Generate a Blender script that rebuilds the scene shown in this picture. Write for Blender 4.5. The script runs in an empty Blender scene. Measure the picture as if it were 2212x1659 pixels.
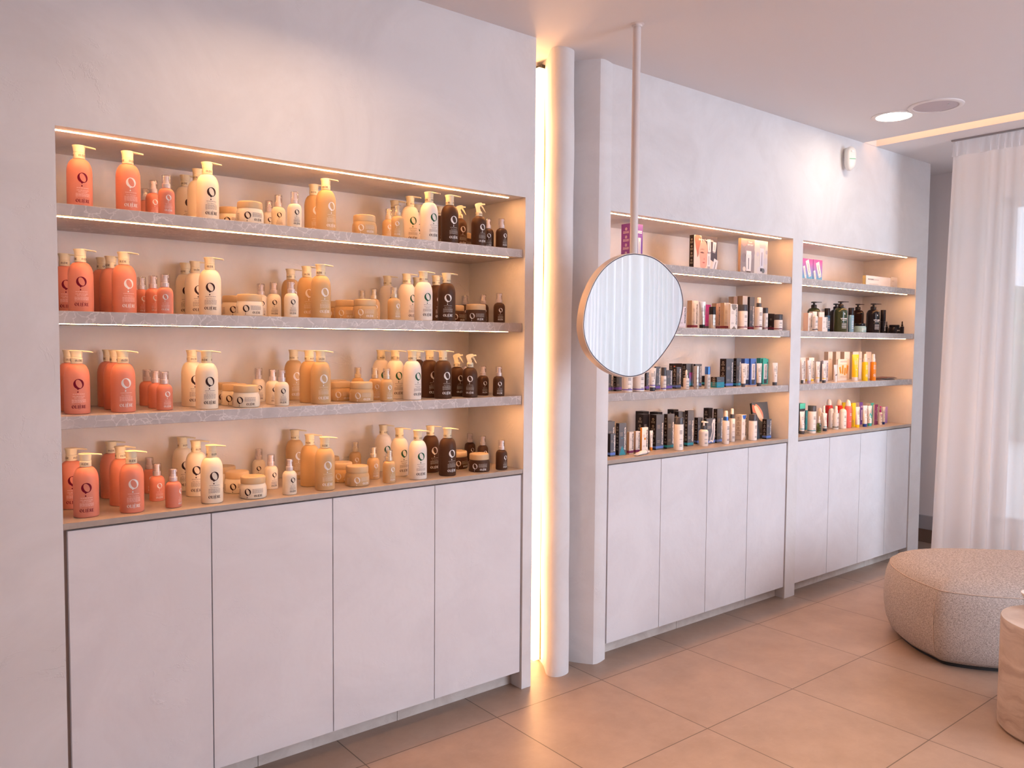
import bpy, bmesh, math, random
from math import sin, cos, pi, radians, sqrt
from mathutils import Vector, Matrix

random.seed(7)
SC = bpy.context.scene
COL = SC.collection

# ------------------------------------------------------------------ camera
YAW, PITCH, ROLL, FOC = 0.6786, -0.0512, 0.0076, 1754.78
cam_data = bpy.data.cameras.new('camera')
cam_data.sensor_fit = 'HORIZONTAL'
cam_data.sensor_width = 36.0
cam_data.lens = FOC / 2212 * 36.0
cam_data.clip_start = 0.05
cam_data.clip_end = 200
cam = bpy.data.objects.new('camera', cam_data)
COL.objects.link(cam)
f_ = Vector((sin(YAW) * cos(PITCH), cos(YAW) * cos(PITCH), sin(PITCH)))
r_ = Vector((cos(YAW), -sin(YAW), 0))
u_ = r_.cross(f_)
r2_ = cos(ROLL) * r_ + sin(ROLL) * u_
u2_ = -sin(ROLL) * r_ + cos(ROLL) * u_
cam.matrix_world = Matrix(((r2_.x, u2_.x, -f_.x, 0.0), (r2_.y, u2_.y, -f_.y, -2.7039),
                           (r2_.z, u2_.z, -f_.z, 1.53), (0, 0, 0, 1)))
SC.camera = cam

# ------------------------------------------------------------------ view, world, lights
SC.view_settings.view_transform = 'Standard'
SC.view_settings.look = 'None'
SC.view_settings.gamma = 1.0
SC.view_settings.exposure = 0.0
SC.view_settings.use_curve_mapping = False

W = bpy.data.worlds.new('daylight')
SC.world = W
W.use_nodes = True
wn = W.node_tree.nodes['Background']
wn.inputs[0].default_value = (0.80, 0.87, 1.0, 1)
wn.inputs[1].default_value = 3.0

ZC = 2.833          # ceiling height
LED = (1.0, 0.50, 0.21)


def area(name, loc, rot, sx, sy, power, color, spread=180):
    l = bpy.data.lights.new(name, 'AREA')
    l.shape = 'RECTANGLE'
    l.size, l.size_y = sx, sy
    l.energy = power
    l.color = color
    l.spread = radians(spread)
    o = bpy.data.objects.new(name, l)
    COL.objects.link(o)
    o.location = loc
    o.rotation_euler = rot
    o['kind'] = 'helper'
    return o


# recessed linear ceiling lamp, then two added fill lights (beyond the top edge of the photograph)
area('linear_ceiling_lamp', (1.1, -2.05, ZC - 0.004), (0, 0, 0), 3.5, 0.10, 32, (1.0, 0.68, 0.48), 70)
area('ceiling_fill_light', (2.0, -3.6, ZC - 0.004), (0, 0, 0), 4.0, 1.2, 14, (1.0, 0.84, 0.80), 180)
area('ceiling_fill_light', (4.3, -2.9, ZC - 0.004), (0, 0, 0), 1.2, 1.2, 15, (0.92, 0.92, 1.0), 180)
# warm downlight washing the upper left wall
area('wall_wash_lamp', (1.15, -.55, ZC - 0.004), (radians(-8), 0, 0), 0.5, 0.12, 9, (1.0, 0.66, 0.42), 150)
# added fill light behind the camera, standing in for daylight; the curtained window lets in the sky
area('front_fill_light', (4.3, -6.1, 1.45), (radians(90), 0, radians(-16)), 2.4, 2.6, 155, (0.78, 0.84, 1.0), 180)
portal = area('window_portal', (6.62, -3.25, 1.4), (0, radians(90), 0), 2.4, 5.9, 1, (1, 1, 1), 180)
portal.data.cycles.is_portal = True

# ------------------------------------------------------------------ materials
def lin(c):
    if isinstance(c, str):
        c = [int(c[i:i + 2], 16) / 255 for i in (0, 2, 4)]
        return tuple(x / 12.92 if x <= .04045 else ((x + .055) / 1.055) ** 2.4 for x in c)
    return tuple(c)


MATS = {}


def mat(name, color, rough=0.5, metal=0.0, spec=0.5, coat=0.0):
    if name in MATS:
        return MATS[name]
    m = bpy.data.materials.new(name)
    m.use_nodes = True
    b = m.node_tree.nodes['Principled BSDF']
    b.inputs['Base Color'].default_value = (*lin(color), 1)
    b.inputs['Roughness'].default_value = rough
    b.inputs['Metallic'].default_value = metal
    b.inputs['Specular IOR Level'].default_value = spec
    b.inputs['Coat Weight'].default_value = coat
    MATS[name] = m
    return m


def emis(name, color, strength):
    m = bpy.data.materials.new(name)
    m.use_nodes = True
    nt = m.node_tree
    nt.nodes.clear()
    e = nt.nodes.new('ShaderNodeEmission')
    e.inputs[0].default_value = (*color, 1)
    e.inputs[1].default_value = strength
    o = nt.nodes.new('ShaderNodeOutputMaterial')
    nt.links.new(e.outputs[0], o.inputs[0])
    MATS[name] = m
    return m


def N(nt, typ, **kw):
    n = nt.nodes.new(typ)
    for k, v in kw.items():
        if k.startswith('i_'):
            n.inputs[k[2:].replace('_', ' ')].default_value = v
        else:
            setattr(n, k, v)
    return n


def ramp(nt, stops):
    r = nt.nodes.new('ShaderNodeValToRGB')
    e = r.color_ramp.elements
    while len(e) < len(stops):
        e.new(0.5)
    for i, (p, c) in enumerate(stops):
        e[i].position = p
        e[i].color = (*c, 1)
    return r


def coords(nt, scale=(1, 1, 1), obj=True):
    tc = nt.nodes.new('ShaderNodeTexCoord')
    mp = nt.nodes.new('ShaderNodeMapping')
    mp.inputs['Scale'].default_value = scale
    nt.links.new(tc.outputs['Object'], mp.inputs[0])
    return mp


def plaster(name, c1, c2, bump=0.12, scale=1.0, rough=0.6):
    m = mat(name, c1, rough, 0, 0.3)
    nt = m.node_tree
    L = nt.links.new
    b = nt.nodes['Principled BSDF']
    co = coords(nt, (scale, scale, scale))
    n1 = N(nt, 'ShaderNodeTexNoise', i_Scale=2.2, i_Detail=6, i_Roughness=0.62, i_Distortion=1.2)
    L(co.outputs[0], n1.inputs['Vector'])
    rp = ramp(nt, [(0.36, lin(c2)), (0.62, lin(c1))])
    L(n1.outputs['Fac'], rp.inputs[0])
    L(rp.outputs[0], b.inputs['Base Color'])
    # soft undulation plus sparse trowel ridges
    n2 = N(nt, 'ShaderNodeTexNoise', i_Scale=3.5, i_Detail=4, i_Roughness=0.5)
    L(co.outputs[0], n2.inputs['Vector'])
    n3 = N(nt, 'ShaderNodeTexNoise', i_Scale=3.0, i_Detail=7, i_Roughness=0.62, i_Distortion=.9)
    L(co.outputs[0], n3.inputs['Vector'])
    r3 = ramp(nt, [(.485, (0, 0, 0)), (.497, (1, 1, 1)), (.503, (0, 0, 0))])
    L(n3.outputs['Fac'], r3.inputs[0])
    n4 = N(nt, 'ShaderNodeTexNoise', i_Scale=4.5, i_Detail=2)
    L(co.outputs[0], n4.inputs['Vector'])
    r4 = ramp(nt, [(.52, (0, 0, 0)), (.66, (1, 1, 1))])
    L(n4.outputs['Fac'], r4.inputs[0])
    mu = N(nt, 'ShaderNodeMath', operation='MULTIPLY')
    L(r3.outputs[0], mu.inputs[0])
    L(r4.outputs[0], mu.inputs[1])
    ma = N(nt, 'ShaderNodeMath', operation='MULTIPLY_ADD')
    L(mu.outputs[0], ma.inputs[0])
    ma.inputs[1].default_value = .16
    L(n2.outputs['Fac'], ma.inputs[2])
    bp = N(nt, 'ShaderNodeBump', i_Strength=bump * 2.2, i_Distance=0.03)
    L(ma.outputs[0], bp.inputs['Height'])
    L(bp.outputs[0], b.inputs['Normal'])
    return m


def stone(name, base, dark, vein, scale=1.0, veins=0.55):
    m = mat(name, base, 0.38, 0, 0.4)
    nt = m.node_tree
    L = nt.links.new
    b = nt.nodes['Principled BSDF']
    co = coords(nt, (scale,) * 3)
    n1 = N(nt, 'ShaderNodeTexNoise', i_Scale=9, i_Detail=6, i_Roughness=0.6)
    L(co.outputs[0], n1.inputs['Vector'])
    r1 = ramp(nt, [(0.3, lin(dark)), (0.7, lin(base))])
    L(n1.outputs['Fac'], r1.inputs[0])
    # warped cell borders give the pale veins
    n2 = N(nt, 'ShaderNodeTexNoise', i_Scale=6, i_Detail=4, i_Roughness=0.6)
    L(co.outputs[0], n2.inputs['Vector'])
    mx = N(nt, 'ShaderNodeMix', data_type='RGBA')
    mx.inputs[0].default_value = 0.16
    L(co.outputs[0], mx.inputs[6])
    L(n2.outputs['Color'], mx.inputs[7])
    v = N(nt, 'ShaderNodeTexVoronoi', feature='DISTANCE_TO_EDGE', i_Scale=11)
    L(mx.outputs[2], v.inputs['Vector'])
    r2 = ramp(nt, [(0.0, (veins,) * 3), (0.05, (0, 0, 0))])
    L(v.outputs['Distance'], r2.inputs[0])
    n3 = N(nt, 'ShaderNodeTexNoise', i_Scale=4, i_Detail=2)
    L(co.outputs[0], n3.inputs['Vector'])
    mu = N(nt, 'ShaderNodeMath', operation='MULTIPLY')
    L(r2.outputs[0], mu.inputs[0])
    r3 = ramp(nt, [(0.30, (0, 0, 0)), (0.52, (1, 1, 1))])
    L(n3.outputs['Fac'], r3.inputs[0])
    L(r3.outputs[0], mu.inputs[1])
    m2 = N(nt, 'ShaderNodeMix', data_type='RGBA')
    L(mu.outputs[0], m2.inputs[0])
    L(r1.outputs[0], m2.inputs[6])
    m2.inputs[7].default_value = (*lin(vein), 1)
    L(m2.outputs[2], b.inputs['Base Color'])
    return m


def clearmat(name, tint=(1, 1, 1), gloss=0.12, rough=0.05):
    m = bpy.data.materials.new(name)
    m.use_nodes = True
    nt = m.node_tree
    nt.nodes.clear()
    t = N(nt, 'ShaderNodeBsdfTransparent')
    t.inputs[0].default_value = (*tint, 1)
    g = N(nt, 'ShaderNodeBsdfGlossy')
    g.inputs['Roughness'].default_value = rough
    lw = N(nt, 'ShaderNodeLayerWeight', i_Blend=0.35)
    ma = N(nt, 'ShaderNodeMath', operation='MULTIPLY_ADD')
    ma.inputs[1].default_value = 0.5
    ma.inputs[2].default_value = gloss
    nt.links.new(lw.outputs['Facing'], ma.inputs[0])
    x = N(nt, 'ShaderNodeMixShader')
    nt.links.new(ma.outputs[0], x.inputs[0])
    nt.links.new(t.outputs[0], x.inputs[1])
    nt.links.new(g.outputs[0], x.inputs[2])
    o = N(nt, 'ShaderNodeOutputMaterial')
    nt.links.new(x.outputs[0], o.inputs[0])
    MATS[name] = m
    return m


# ------------------------------------------------------------------ mesh builder
class MB:
    def __init__(s):
        s.v, s.f, s.m = [], [], []

    def add(s, vs, fs, mi=0):
        k = len(s.v)
        s.v += [tuple(p) for p in vs]
        for f in fs:
            s.f.append([k + i for i in f])
            s.m.append(mi)
        return s

    def box(s, x0, y0, z0, x1, y1, z1, mi=0):
        vs = [(x, y, z) for z in (z0, z1) for y in (y0, y1) for x in (x0, x1)]
        return s.add(vs, [(0, 2, 3, 1), (4, 5, 7, 6), (0, 1, 5, 4), (2, 6, 7, 3), (0, 4, 6, 2), (1, 3, 7, 5)], mi)

    def lathe(s, prof, n=36, c=(0, 0, 0), mi=0, caps=True):
        vs, fs = [], []
        for (r, z) in prof:
            for i in range(n):
                a = 2 * pi * i / n
                vs.append((c[0] + r * cos(a), c[1] + r * sin(a), c[2] + z))
        for j in range(len(prof) - 1):
            for i in range(n):
                k = (i + 1) % n
                fs.append((j * n + i, j * n + k, (j + 1) * n + k, (j + 1) * n + i))
        if caps:
            if prof[0][0] > 1e-6:
                fs.append(tuple(reversed(range(n))))
            if prof[-1][0] > 1e-6:
                fs.append(tuple((len(prof) - 1) * n + i for i in range(n)))
        return s.add(vs, fs, mi)

    def loft(s, rings, mi=0, caps=True, closed=True):
        n = len(rings[0])
        vs = [p for r in rings for p in r]
        fs = []
        for j in range(len(rings) - 1):
            for i in range(n if closed else n - 1):
                k = (i + 1) % n
                fs.append((j * n + i, j * n + k, (j + 1) * n + k, (j + 1) * n + i))
        if caps:
            fs.append(tuple(reversed(range(n))))
            fs.append(tuple((len(rings) - 1) * n + i for i in range(n)))
        return s.add(vs, fs, mi)

    def prism(s, poly, z0, z1, mi=0):
        return s.loft([[(x, y, z0) for x, y in poly], [(x, y, z1) for x, y in poly]], mi)

    def side_prism(s, poly, y0, y1, mi=0, taper=1.0):
        # polygon in x,z pushed through y
        return s.loft([[(x, y0, z) for x, z in poly], [(x, y1, z) for x, z in poly]], mi)

    def tube(s, pts, r, n=8, mi=0, closed=False):
        rings = []
        for i, p in enumerate(pts):
            p = Vector(p)
            if closed:
                d = Vector(pts[(i + 1) % len(pts)]) - Vector(pts[i - 1])
            else:
                d = Vector(pts[min(i + 1, len(pts) - 1)]) - Vector(pts[max(i - 1, 0)])
            d.normalize()
            a = d.cross(Vector((0, 0, 1)))
            if a.length < 1e-3:
                a = d.cross(Vector((1, 0, 0)))
            a.normalize()
            b = a.cross(d)
            rr = r[i] if isinstance(r, (list, tuple)) else r
            rings.append([tuple(p + a * rr * cos(2 * pi * k / n) + b * rr * sin(2 * pi * k / n)) for k in range(n)])
        if closed:
            rings.append(rings[0])
        return s.loft(rings, mi, caps=not closed)

    def mesh(s, name, mats, smooth=None):
        me = bpy.data.meshes.new(name)
        me.from_pydata(s.v, [], s.f)
        for m in (mats if isinstance(mats, (list, tuple)) else [mats]):
            me.materials.append(m)
        if any(s.m):
            me.polygons.foreach_set('material_index', s.m)
        bm = bmesh.new()
        bm.from_mesh(me)
        bmesh.ops.recalc_face_normals(bm, faces=bm.faces)
        bm.to_mesh(me)
        bm.free()
        if smooth is not None:
            me.polygons.foreach_set('use_smooth', [True] * len(me.polygons))
            me.set_sharp_from_angle(angle=radians(smooth))
        me.update()
        return me

    def obj(s, name, mats, parent=None, smooth=None, bevel=0):
        return link(name, s.mesh(name, mats, smooth), parent, bevel)


def link(name, me, parent=None, bevel=0):
    o = bpy.data.objects.new(name, me)
    COL.objects.link(o)
    if parent:
        o.parent = parent
    if bevel:
        md = o.modifiers.new('bevel', 'BEVEL')
        md.width = bevel
        md.segments = 2
        md.limit_method = 'ANGLE'
    return o


def tag(o, label, cat, group=None):
    o['label'] = label
    o['category'] = cat
    if group:
        o['group'] = group
    return o


def struct(o):
    o['kind'] = 'structure'
    return o


def empty(name, loc=(0, 0, 0), rz=0):
    o = bpy.data.objects.new(name, None)
    COL.objects.link(o)
    o.empty_display_size = 0.03
    o.location = loc
    o.rotation_euler.z = rz
    return o


def copy_tree(o, parent=None):
    c = o.copy()
    COL.objects.link(c)
    if parent:
        c.parent = parent
    for ch in list(o.children):
        copy_tree(ch, c)
    return c


def smoothpoly(pts, per=8, closed=True):
    out = []
    n = len(pts)
    for i in range(n if closed else n - 1):
        p0, p1, p2, p3 = (pts[(i + k - 1) % n] if closed else pts[min(max(i + k - 1, 0), n - 1)] for k in range(4))
        for j in range(per):
            t = j / per
            out.append(tuple(0.5 * (2 * b + (c - a) * t + (2 * a - 5 * b + 4 * c - d) * t * t + (3 * b - a - 3 * c + d) * t ** 3)
                             for a, b, c, d in zip(p0, p1, p2, p3)))
    if not closed:
        out.append(pts[-1])
    return out


# ------------------------------------------------------------------ printed marks
FONT = {}


def text_polys(s, bold=0.0):
    """outline font to flat polygons, unit size, left aligned on the base line"""
    k = (s, bold)
    if k in FONT:
        return FONT[k]
    cu = bpy.data.curves.new('t', 'FONT')
    cu.body = s
    cu.size = 1.0
    cu.resolution_u = 2
    cu.offset = bold
    o = bpy.data.objects.new('t', cu)
    COL.objects.link(o)
    dg = bpy.context.evaluated_depsgraph_get()
    me = bpy.data.meshes.new_from_object(o.evaluated_get(dg))
    vs = [(v.co.x, v.co.y) for v in me.vertices]
    fs = [tuple(p.vertices) for p in me.polygons]
    bpy.data.objects.remove(o)
    bpy.data.curves.remove(cu)
    bpy.data.meshes.remove(me)
    w = max((v[0] for v in vs), default=1)
    FONT[k] = (vs, fs, w)
    return FONT[k]


def ell(cx, cz, a, b, tilt, n=28):
    return [(cx + a * cos(t) * cos(tilt) - b * sin(t) * sin(tilt), cz + a * cos(t) * sin(tilt) + b * sin(t) * cos(tilt))
            for t in (2 * pi * i / n for i in range(n))]


class Print:
    """flat artwork in (s, z); wrapped onto a cylinder of radius r (facing -y) or laid on a plane"""

    def __init__(s):
        s.v, s.f = [], []

    def poly(s, pts):
        k = len(s.v)
        s.v += pts
        s.f.append(list(range(k, k + len(pts))))

    def rect(s, x0, z0, x1, z1):
        s.poly([(x0, z0), (x1, z0), (x1, z1), (x0, z1)])

    def ring(s, outer, inner):
        k = len(s.v)
        n = len(outer)
        s.v += outer + inner
        for i in range(n):
            j = (i + 1) % n
            s.f.append([k + i, k + j, k + n + j, k + n + i])

    def text(s, string, x, z, size, align='c', bold=0.0, rot=False, width=None):
        vs, fs, w = text_polys(string, bold)
        sx = size if width is None else width / w
        off = {'c': -w * sx / 2, 'l': 0, 'r': -w * sx}[align]
        k = len(s.v)
        for (a, b) in vs:
            p, q_ = a * sx + off, b * size
            s.v.append((x - q_, z + p) if rot else (x + p, z + q_))
        for f in fs:
            s.f.append([k + i for i in f])

    def lines(s, x0, x1, z0, z1, n, rnd, fill=0.45):
        h = (z1 - z0) / n
        for i in range(n):
            z = z1 - (i + .7) * h
            x = x0
            while x < x1 - 1e-4:
                w = rnd.uniform(.10, .22) * (x1 - x0)
                e = min(x + w, x1)
                s.rect(x, z, e, z + h * fill)
                x = e + (x1 - x0) * .025

    def emblem(s, cx, cz, R):
        o = ell(cx, cz, .95 * R, R, 0, 36)
        i = ell(cx + .04 * R, cz + .03 * R, .52 * R, .87 * R, radians(22), 36)
        # keep both loops starting at the same bearing
        i = i[2:] + i[:2] if False else i
        s.ring(o, [min(i, key=lambda p: abs((math.atan2(p[1] - cz, p[0] - cx) - math.atan2(q[1] - cz, q[0] - cx) + pi) % (2 * pi) - pi)) for q in o])
        s.poly([(cx - .42 * R, cz - .86 * R), (cx - .2 * R, cz - 1.16 * R), (cx - .17 * R, cz - 1.2 * R), (cx - .1 * R, cz - 1.14 * R), (cx + .1 * R, cz - .95 * R)])
        d = [(cx - .17 * R + .13 * R * sin(t) * (1 - .0 * t), cz - 1.62 * R - .13 * R * cos(t)) for t in [radians(a) for a in range(-130, 131, 26)]]
        s.poly(d + [(cx - .17 * R, cz - 1.36 * R)])

    def brand(s, x0, z0, h, w):
        """O L I E R E in a high contrast roman"""
        k = w / 4.35

        def P(pts, ox):
            s.poly([(x0 + (ox + a) * k, z0 + b * h) for a, b in pts])
        # O
        o = ell(.46, .5, .46, .5, 0, 24)
        i = ell(.48, .5, .22, .42, radians(14), 24)
        i = [min(i, key=lambda p: abs((math.atan2(p[1] - .5, p[0] - .46) - math.atan2(q[1] - .5, q[0] - .46) + pi) % (2 * pi) - pi)) for q in o]
        s.ring([(x0 + a * k, z0 + b * h) for a, b in o], [(x0 + a * k, z0 + b * h) for a, b in i])

        def stem(ox, w_=.2):
            P([(0, 0), (w_, 0), (w_, 1), (0, 1)], ox)
            P([(-.07, 0), (0, 0), (0, .07), (-.07, .05)], ox)
            P([(-.07, 1), (0, .93), (0, 1)], ox)
        stem(1.08)
        P([(.2, 0), (.55, 0), (.58, .26), (.5, .09), (.2, .07)], 1.08)
        stem(1.82)
        P([(.2, 0), (.27, 0), (.2, .07)], 1.82)
        P([(.2, 1), (.2, .93), (.27, 1)], 1.82)
        for ox in (2.28, 3.76):
            stem(ox)
            P([(.2, 0), (.52, 0), (.56, .24), (.48, .08), (.2, .07)], ox)
            P([(.2, 1), (.2, .93), (.46, .92), (.5, .78), (.5, 1)], ox)
            P([(.2, .48), (.4, .48), (.4, .56), (.2, .55)], ox)
        P([(.02, 1.32), (.18, 1.34), (.34, 1.08), (.28, 1.07)], 2.28)
        stem(3.0)
        P([(.2, 1), (.2, .93), (.36, .9), (.44, .76), (.36, .58), (.2, .53), (.2, .47), (.42, .5), (.6, .66), (.6, .84), (.46, .97)], 3.0)
        P([(.22, .5), (.4, .5), (.72, .02), (.86, .0), (.5, 0)], 3.0)
        P([(1.9, -.22), (2.5, -.22), (2.5, -.17), (1.9, -.17)], 0)

    def cyl(s, r, off=.0003):
        m = MB()
        m.v = [((r + off) * sin(a / r), -(r + off) * cos(a / r), z) for a, z in s.v]
        m.f = s.f
        m.m = [0] * len(s.f)
        return m

    def plane(s, fn):
        m = MB()
        m.v = [fn(a, z) for a, z in s.v]
        m.f = s.f
        m.m = [0] * len(s.f)
        return m


def pmesh(mb, name, material):
    me = bpy.data.meshes.new(name)
    me.from_pydata(mb.v, [], mb.f)
    me.materials.append(material)
    me.update()
    return me

# ------------------------------------------------------------------ surfaces of the room
PLA = plaster('wall_plaster', (.80, .785, .79), (.735, .715, .715), 0.15)
PLC = plaster('door_plaster', (.80, .785, .805), (.755, .735, .755), 0.11, 1.3)
CEI = mat('ceiling_paint', (.76, .735, .74), 0.8, 0, 0.2)
STO = stone('grey_stone', (.56, .49, .465), (.44, .385, .365), (.78, .71, .68), 2.3, .75)
TOP = stone('worktop_stone', (.46, .385, .335), (.40, .33, .285), (.53, .46, .41), 1.6, .25)
PLI = plaster('plinth_tile', (.76, .70, .65), (.64, .57, .52), 0.02, 3.0, .5)
DARK = mat('brown_carcass', (.45, .34, .29), 0.8)
LEDM = emis('led_diffuser', (1.0, .455, .165), 88.0)

# floor tiles
FLM = mat('floor_tiles', (.30, .2, .15), 0.4, 0, 0.45)
nt = FLM.node_tree
L = nt.links.new
b = nt.nodes['Principled BSDF']
tc = N(nt, 'ShaderNodeTexCoord')
sep = N(nt, 'ShaderNodeSeparateXYZ')
L(tc.outputs['Object'], sep.inputs[0])


def grid(axis, off, step):
    a = N(nt, 'ShaderNodeMath', operation='SUBTRACT')
    L(sep.outputs[axis], a.inputs[0])
    a.inputs[1].default_value = off
    d = N(nt, 'ShaderNodeMath', operation='DIVIDE')
    L(a.outputs[0], d.inputs[0])
    d.inputs[1].default_value = step
    pp = N(nt, 'ShaderNodeMath', operation='PINGPONG')
    L(d.outputs[0], pp.inputs[0])
    pp.inputs[1].default_value = 0.5
    fl = N(nt, 'ShaderNodeMath', operation='FLOOR')
    L(d.outputs[0], fl.inputs[0])
    return pp, fl


gx, fx = grid(0, 1.394, .6022)
gy, fy_ = grid(1, -.1473, .5908)
mn = N(nt, 'ShaderNodeMath', operation='MINIMUM')
L(gx.outputs[0], mn.inputs[0])
L(gy.outputs[0], mn.inputs[1])
gr = N(nt, 'ShaderNodeMath', operation='LESS_THAN')
L(mn.outputs[0], gr.inputs[0])
gr.inputs[1].default_value = 0.0036
cmb = N(nt, 'ShaderNodeCombineXYZ')
L(fx.outputs[0], cmb.inputs[0])
L(fy_.outputs[0], cmb.inputs[1])
wh = N(nt, 'ShaderNodeTexWhiteNoise', noise_dimensions='3D')
L(cmb.outputs[0], wh.inputs['Vector'])
ad = N(nt, 'ShaderNodeVectorMath', operation='MULTIPLY_ADD')
L(wh.outputs['Color'], ad.inputs[0])
ad.inputs[1].default_value = (9, 9, 9)
L(tc.outputs['Object'], ad.inputs[2])
n1 = N(nt, 'ShaderNodeTexNoise', i_Scale=4.0, i_Detail=10, i_Roughness=.68, i_Distortion=.12)
L(ad.outputs[0], n1.inputs['Vector'])
rp = ramp(nt, [(.3, (.305, .215, .165)), (.7, (.40, .290, .227))])
L(n1.outputs['Fac'], rp.inputs[0])
st = N(nt, 'ShaderNodeMapping')
st.inputs['Scale'].default_value = (8, 40, 8)
st.inputs['Rotation'].default_value = (0, 0, .5)
L(ad.outputs[0], st.inputs[0])
n2 = N(nt, 'ShaderNodeTexNoise', i_Scale=2.5, i_Detail=5, i_Roughness=.7)
L(st.outputs[0], n2.inputs['Vector'])
r2 = ramp(nt, [(.60, (0, 0, 0)), (.8, (.35,) * 3)])
L(n2.outputs['Fac'], r2.inputs[0])
m1 = N(nt, 'ShaderNodeMix', data_type='RGBA')
L(r2.outputs[0], m1.inputs[0])
L(rp.outputs[0], m1.inputs[6])
m1.inputs[7].default_value = (.52, .39, .30, 1)
m2 = N(nt, 'ShaderNodeMix', data_type='RGBA')
L(gr.outputs[0], m2.inputs[0])
L(m1.outputs[2], m2.inputs[6])
m2.inputs[7].default_value = (.11, .072, .055, 1)
L(m2.outputs[2], b.inputs['Base Color'])
bp = N(nt, 'ShaderNodeBump', i_Strength=.08, i_Distance=.01)
L(n1.outputs['Fac'], bp.inputs['Height'])
L(bp.outputs[0], b.inputs['Normal'])
struct(MB().box(-.92, -6.3, -.12, 6.6, .6, 0).obj('floor', FLM))

# ceiling with the recessed light trough along the curtain
m = MB()
m.box(-.92, -6.3, ZC, 5.09, .6, ZC + .14)
m.box(5.09, .013, ZC, 5.25, .6, ZC + .14)
m.box(5.25, -6.3, ZC, 6.6, .6, ZC + .14)
m.box(5.09, -6.3, ZC + .12, 5.25, .013, ZC + .14)
struct(m.obj('ceiling', CEI))
t = MB().box(5.092, -6.15, ZC + .06, 5.10, .005, ZC + .10).obj('led_light_strip', emis('trough_led', (1.0, .50, .23), 7.5))
tag(t, 'hidden warm strip inside the ceiling trough beside the curtain', 'light strip')

# ---- left wall with its niche
XL, XR, XE = .4654, 2.2473, 2.2998
ZT, YB = 2.1506, .41
m = MB()
m.box(-.92, 0, 0, XL, .6, ZC)
m.box(XL, 0, ZT, XR, .6, ZC)
m.box(XR, 0, 0, XE, .6, ZC)
m.box(XL, YB, 0, XR, .6, ZT)
struct(m.obj('wall_left', PLA))
# ---- right wall with two niches and a rounded end
b1L, b1R, b2L, b2R, bE, yb = 2.7841, 4.3146, 4.4211, 5.8779, 6.0423, .0165
ZB = 2.1535
m = MB()
end = [(2.60, .6), (2.60, .20), (2.615, .125), (2.645, .07), (2.672, .028), (2.692, .004), (2.712, -.002), (2.745, .004), (b1L, yb), (b1L, .6)]
m.prism(list(reversed(end)), 0, ZC)
m.box(b1L, yb, ZB, b2R, .6, ZC)
m.box(b1R, yb, 0, b2L, .6, ZB)
m.box(b2R, yb, 0, bE, .6, ZC)
m.box(b1L, YB, 0, b1R, .6, ZB)
m.box(b2L, YB, 0, b2R, .6, ZB)
struct(m.obj('wall_right', PLA, smooth=30))
# ---- plastered column beside the light slot
colp = smoothpoly([(2.535, .235), (2.505, .165), (2.468, .105), (2.437, .058), (2.432, .028), (2.446, .006), (2.472, -.004), (2.505, -.002), (2.532, .010), (2.548, .034), (2.556, .10), (2.565, .235)], 5)
m = MB()
m.loft([[(x, y, z) for x, y in colp] for z in [0, .004] + [ZC * k / 24 for k in range(1, 25)]])
for i, (x, y, z) in enumerate(m.v):            # the slight trowelled waviness of the column
    wv = .003 * sin(z * 3.1 + 1) + .0015 * sin(z * 11)
    m.v[i] = (x + wv * (1 if z > .01 else 1.8), y - abs(wv) * .5, z)
struct(m.obj('trim_1', PLA, smooth=60))
struct(MB().box(XE, .235, 0, 2.60, .6, ZC).obj('wall_back', PLA))

# ---- the room behind the camera
m = MB()
m.box(-.80, -6.3, 0, 3.1, -6.2, ZC).box(5.5, -6.3, 0, 6.6, -6.2, ZC)
m.box(3.1, -6.3, 0, 5.5, -6.2, .12).box(3.1, -6.3, 2.76, 5.5, -6.2, ZC)
struct(m.obj('wall_rear', PLA))
W2 = struct(empty('added_window', (4.3, -6.25, .12)))  # unseen window added around the fill light
m = MB()
for x0 in (-1.2, -.03, 1.14):
    m.box(x0, -.03, 0, x0 + .06, .03, 2.64)
m.box(-1.2, -.03, 0, 1.2, .03, .06).box(-1.2, -.03, 2.58, 1.2, .03, 2.64)
m.obj('window_frame', mat('window_frame', (.55, .55, .58), .4), W2)
MB().box(-1.15, -.004, .05, 1.15, .004, 2.6).obj('glass_pane', clearmat('added_window_glass', (.95, .97, .98), .04), W2)
struct(MB().box(-.92, -6.3, 0, -.80, 0, ZC).obj('shade_wall', mat('shade_wall_paint', (.40, .27, .23), .7)))  # unseen wall set close and darkened to dim the left side

# ---- window wall behind the curtain
m = MB()
m.box(6.45, -.30, 0, 6.6, .6, ZC)
m.box(6.45, -6.2, 0, 6.6, -.30, .21)
m.box(6.45, -6.2, 2.60, 6.6, -.30, ZC)
m.box(bE, .55, 0, 6.45, .6, ZC)
struct(m.obj('wall_window', mat('window_wall_paint', (.80, .76, .76), .7)))
m = MB().box(6.434, -6.2, 0, 6.45, .55, .105)
struct(m.obj('baseboard_window', mat('brown_skirting', (.22, .14, .10), .5)))
m = MB().box(6.425, -6.2, .105, 6.45, .55, .21)
struct(m.obj('trim_2', mat('grey_skirting', (.42, .40, .42), .5)))
WIN = struct(empty('window_1', (6.52, -3.25, .21)))
fr = mat('window_frame', (.55, .55, .58), .4)
m = MB()
for y0 in (-2.95, -1.6, -.3, .9, 1.9, 2.87):
    m.box(-.03, y0, 0, .03, y0 + .08, 2.39)
m.box(-.03, -2.95, 0, .03, 2.95, .07).box(-.03, -2.95, 2.32, .03, 2.95, 2.39)
m.obj('window_frame', fr, WIN)
MB().box(-.004, -2.9, .05, .004, 2.9, 2.35).obj('glass_pane', clearmat('window_glass', (.93, .96, .98), .04), WIN)
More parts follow.
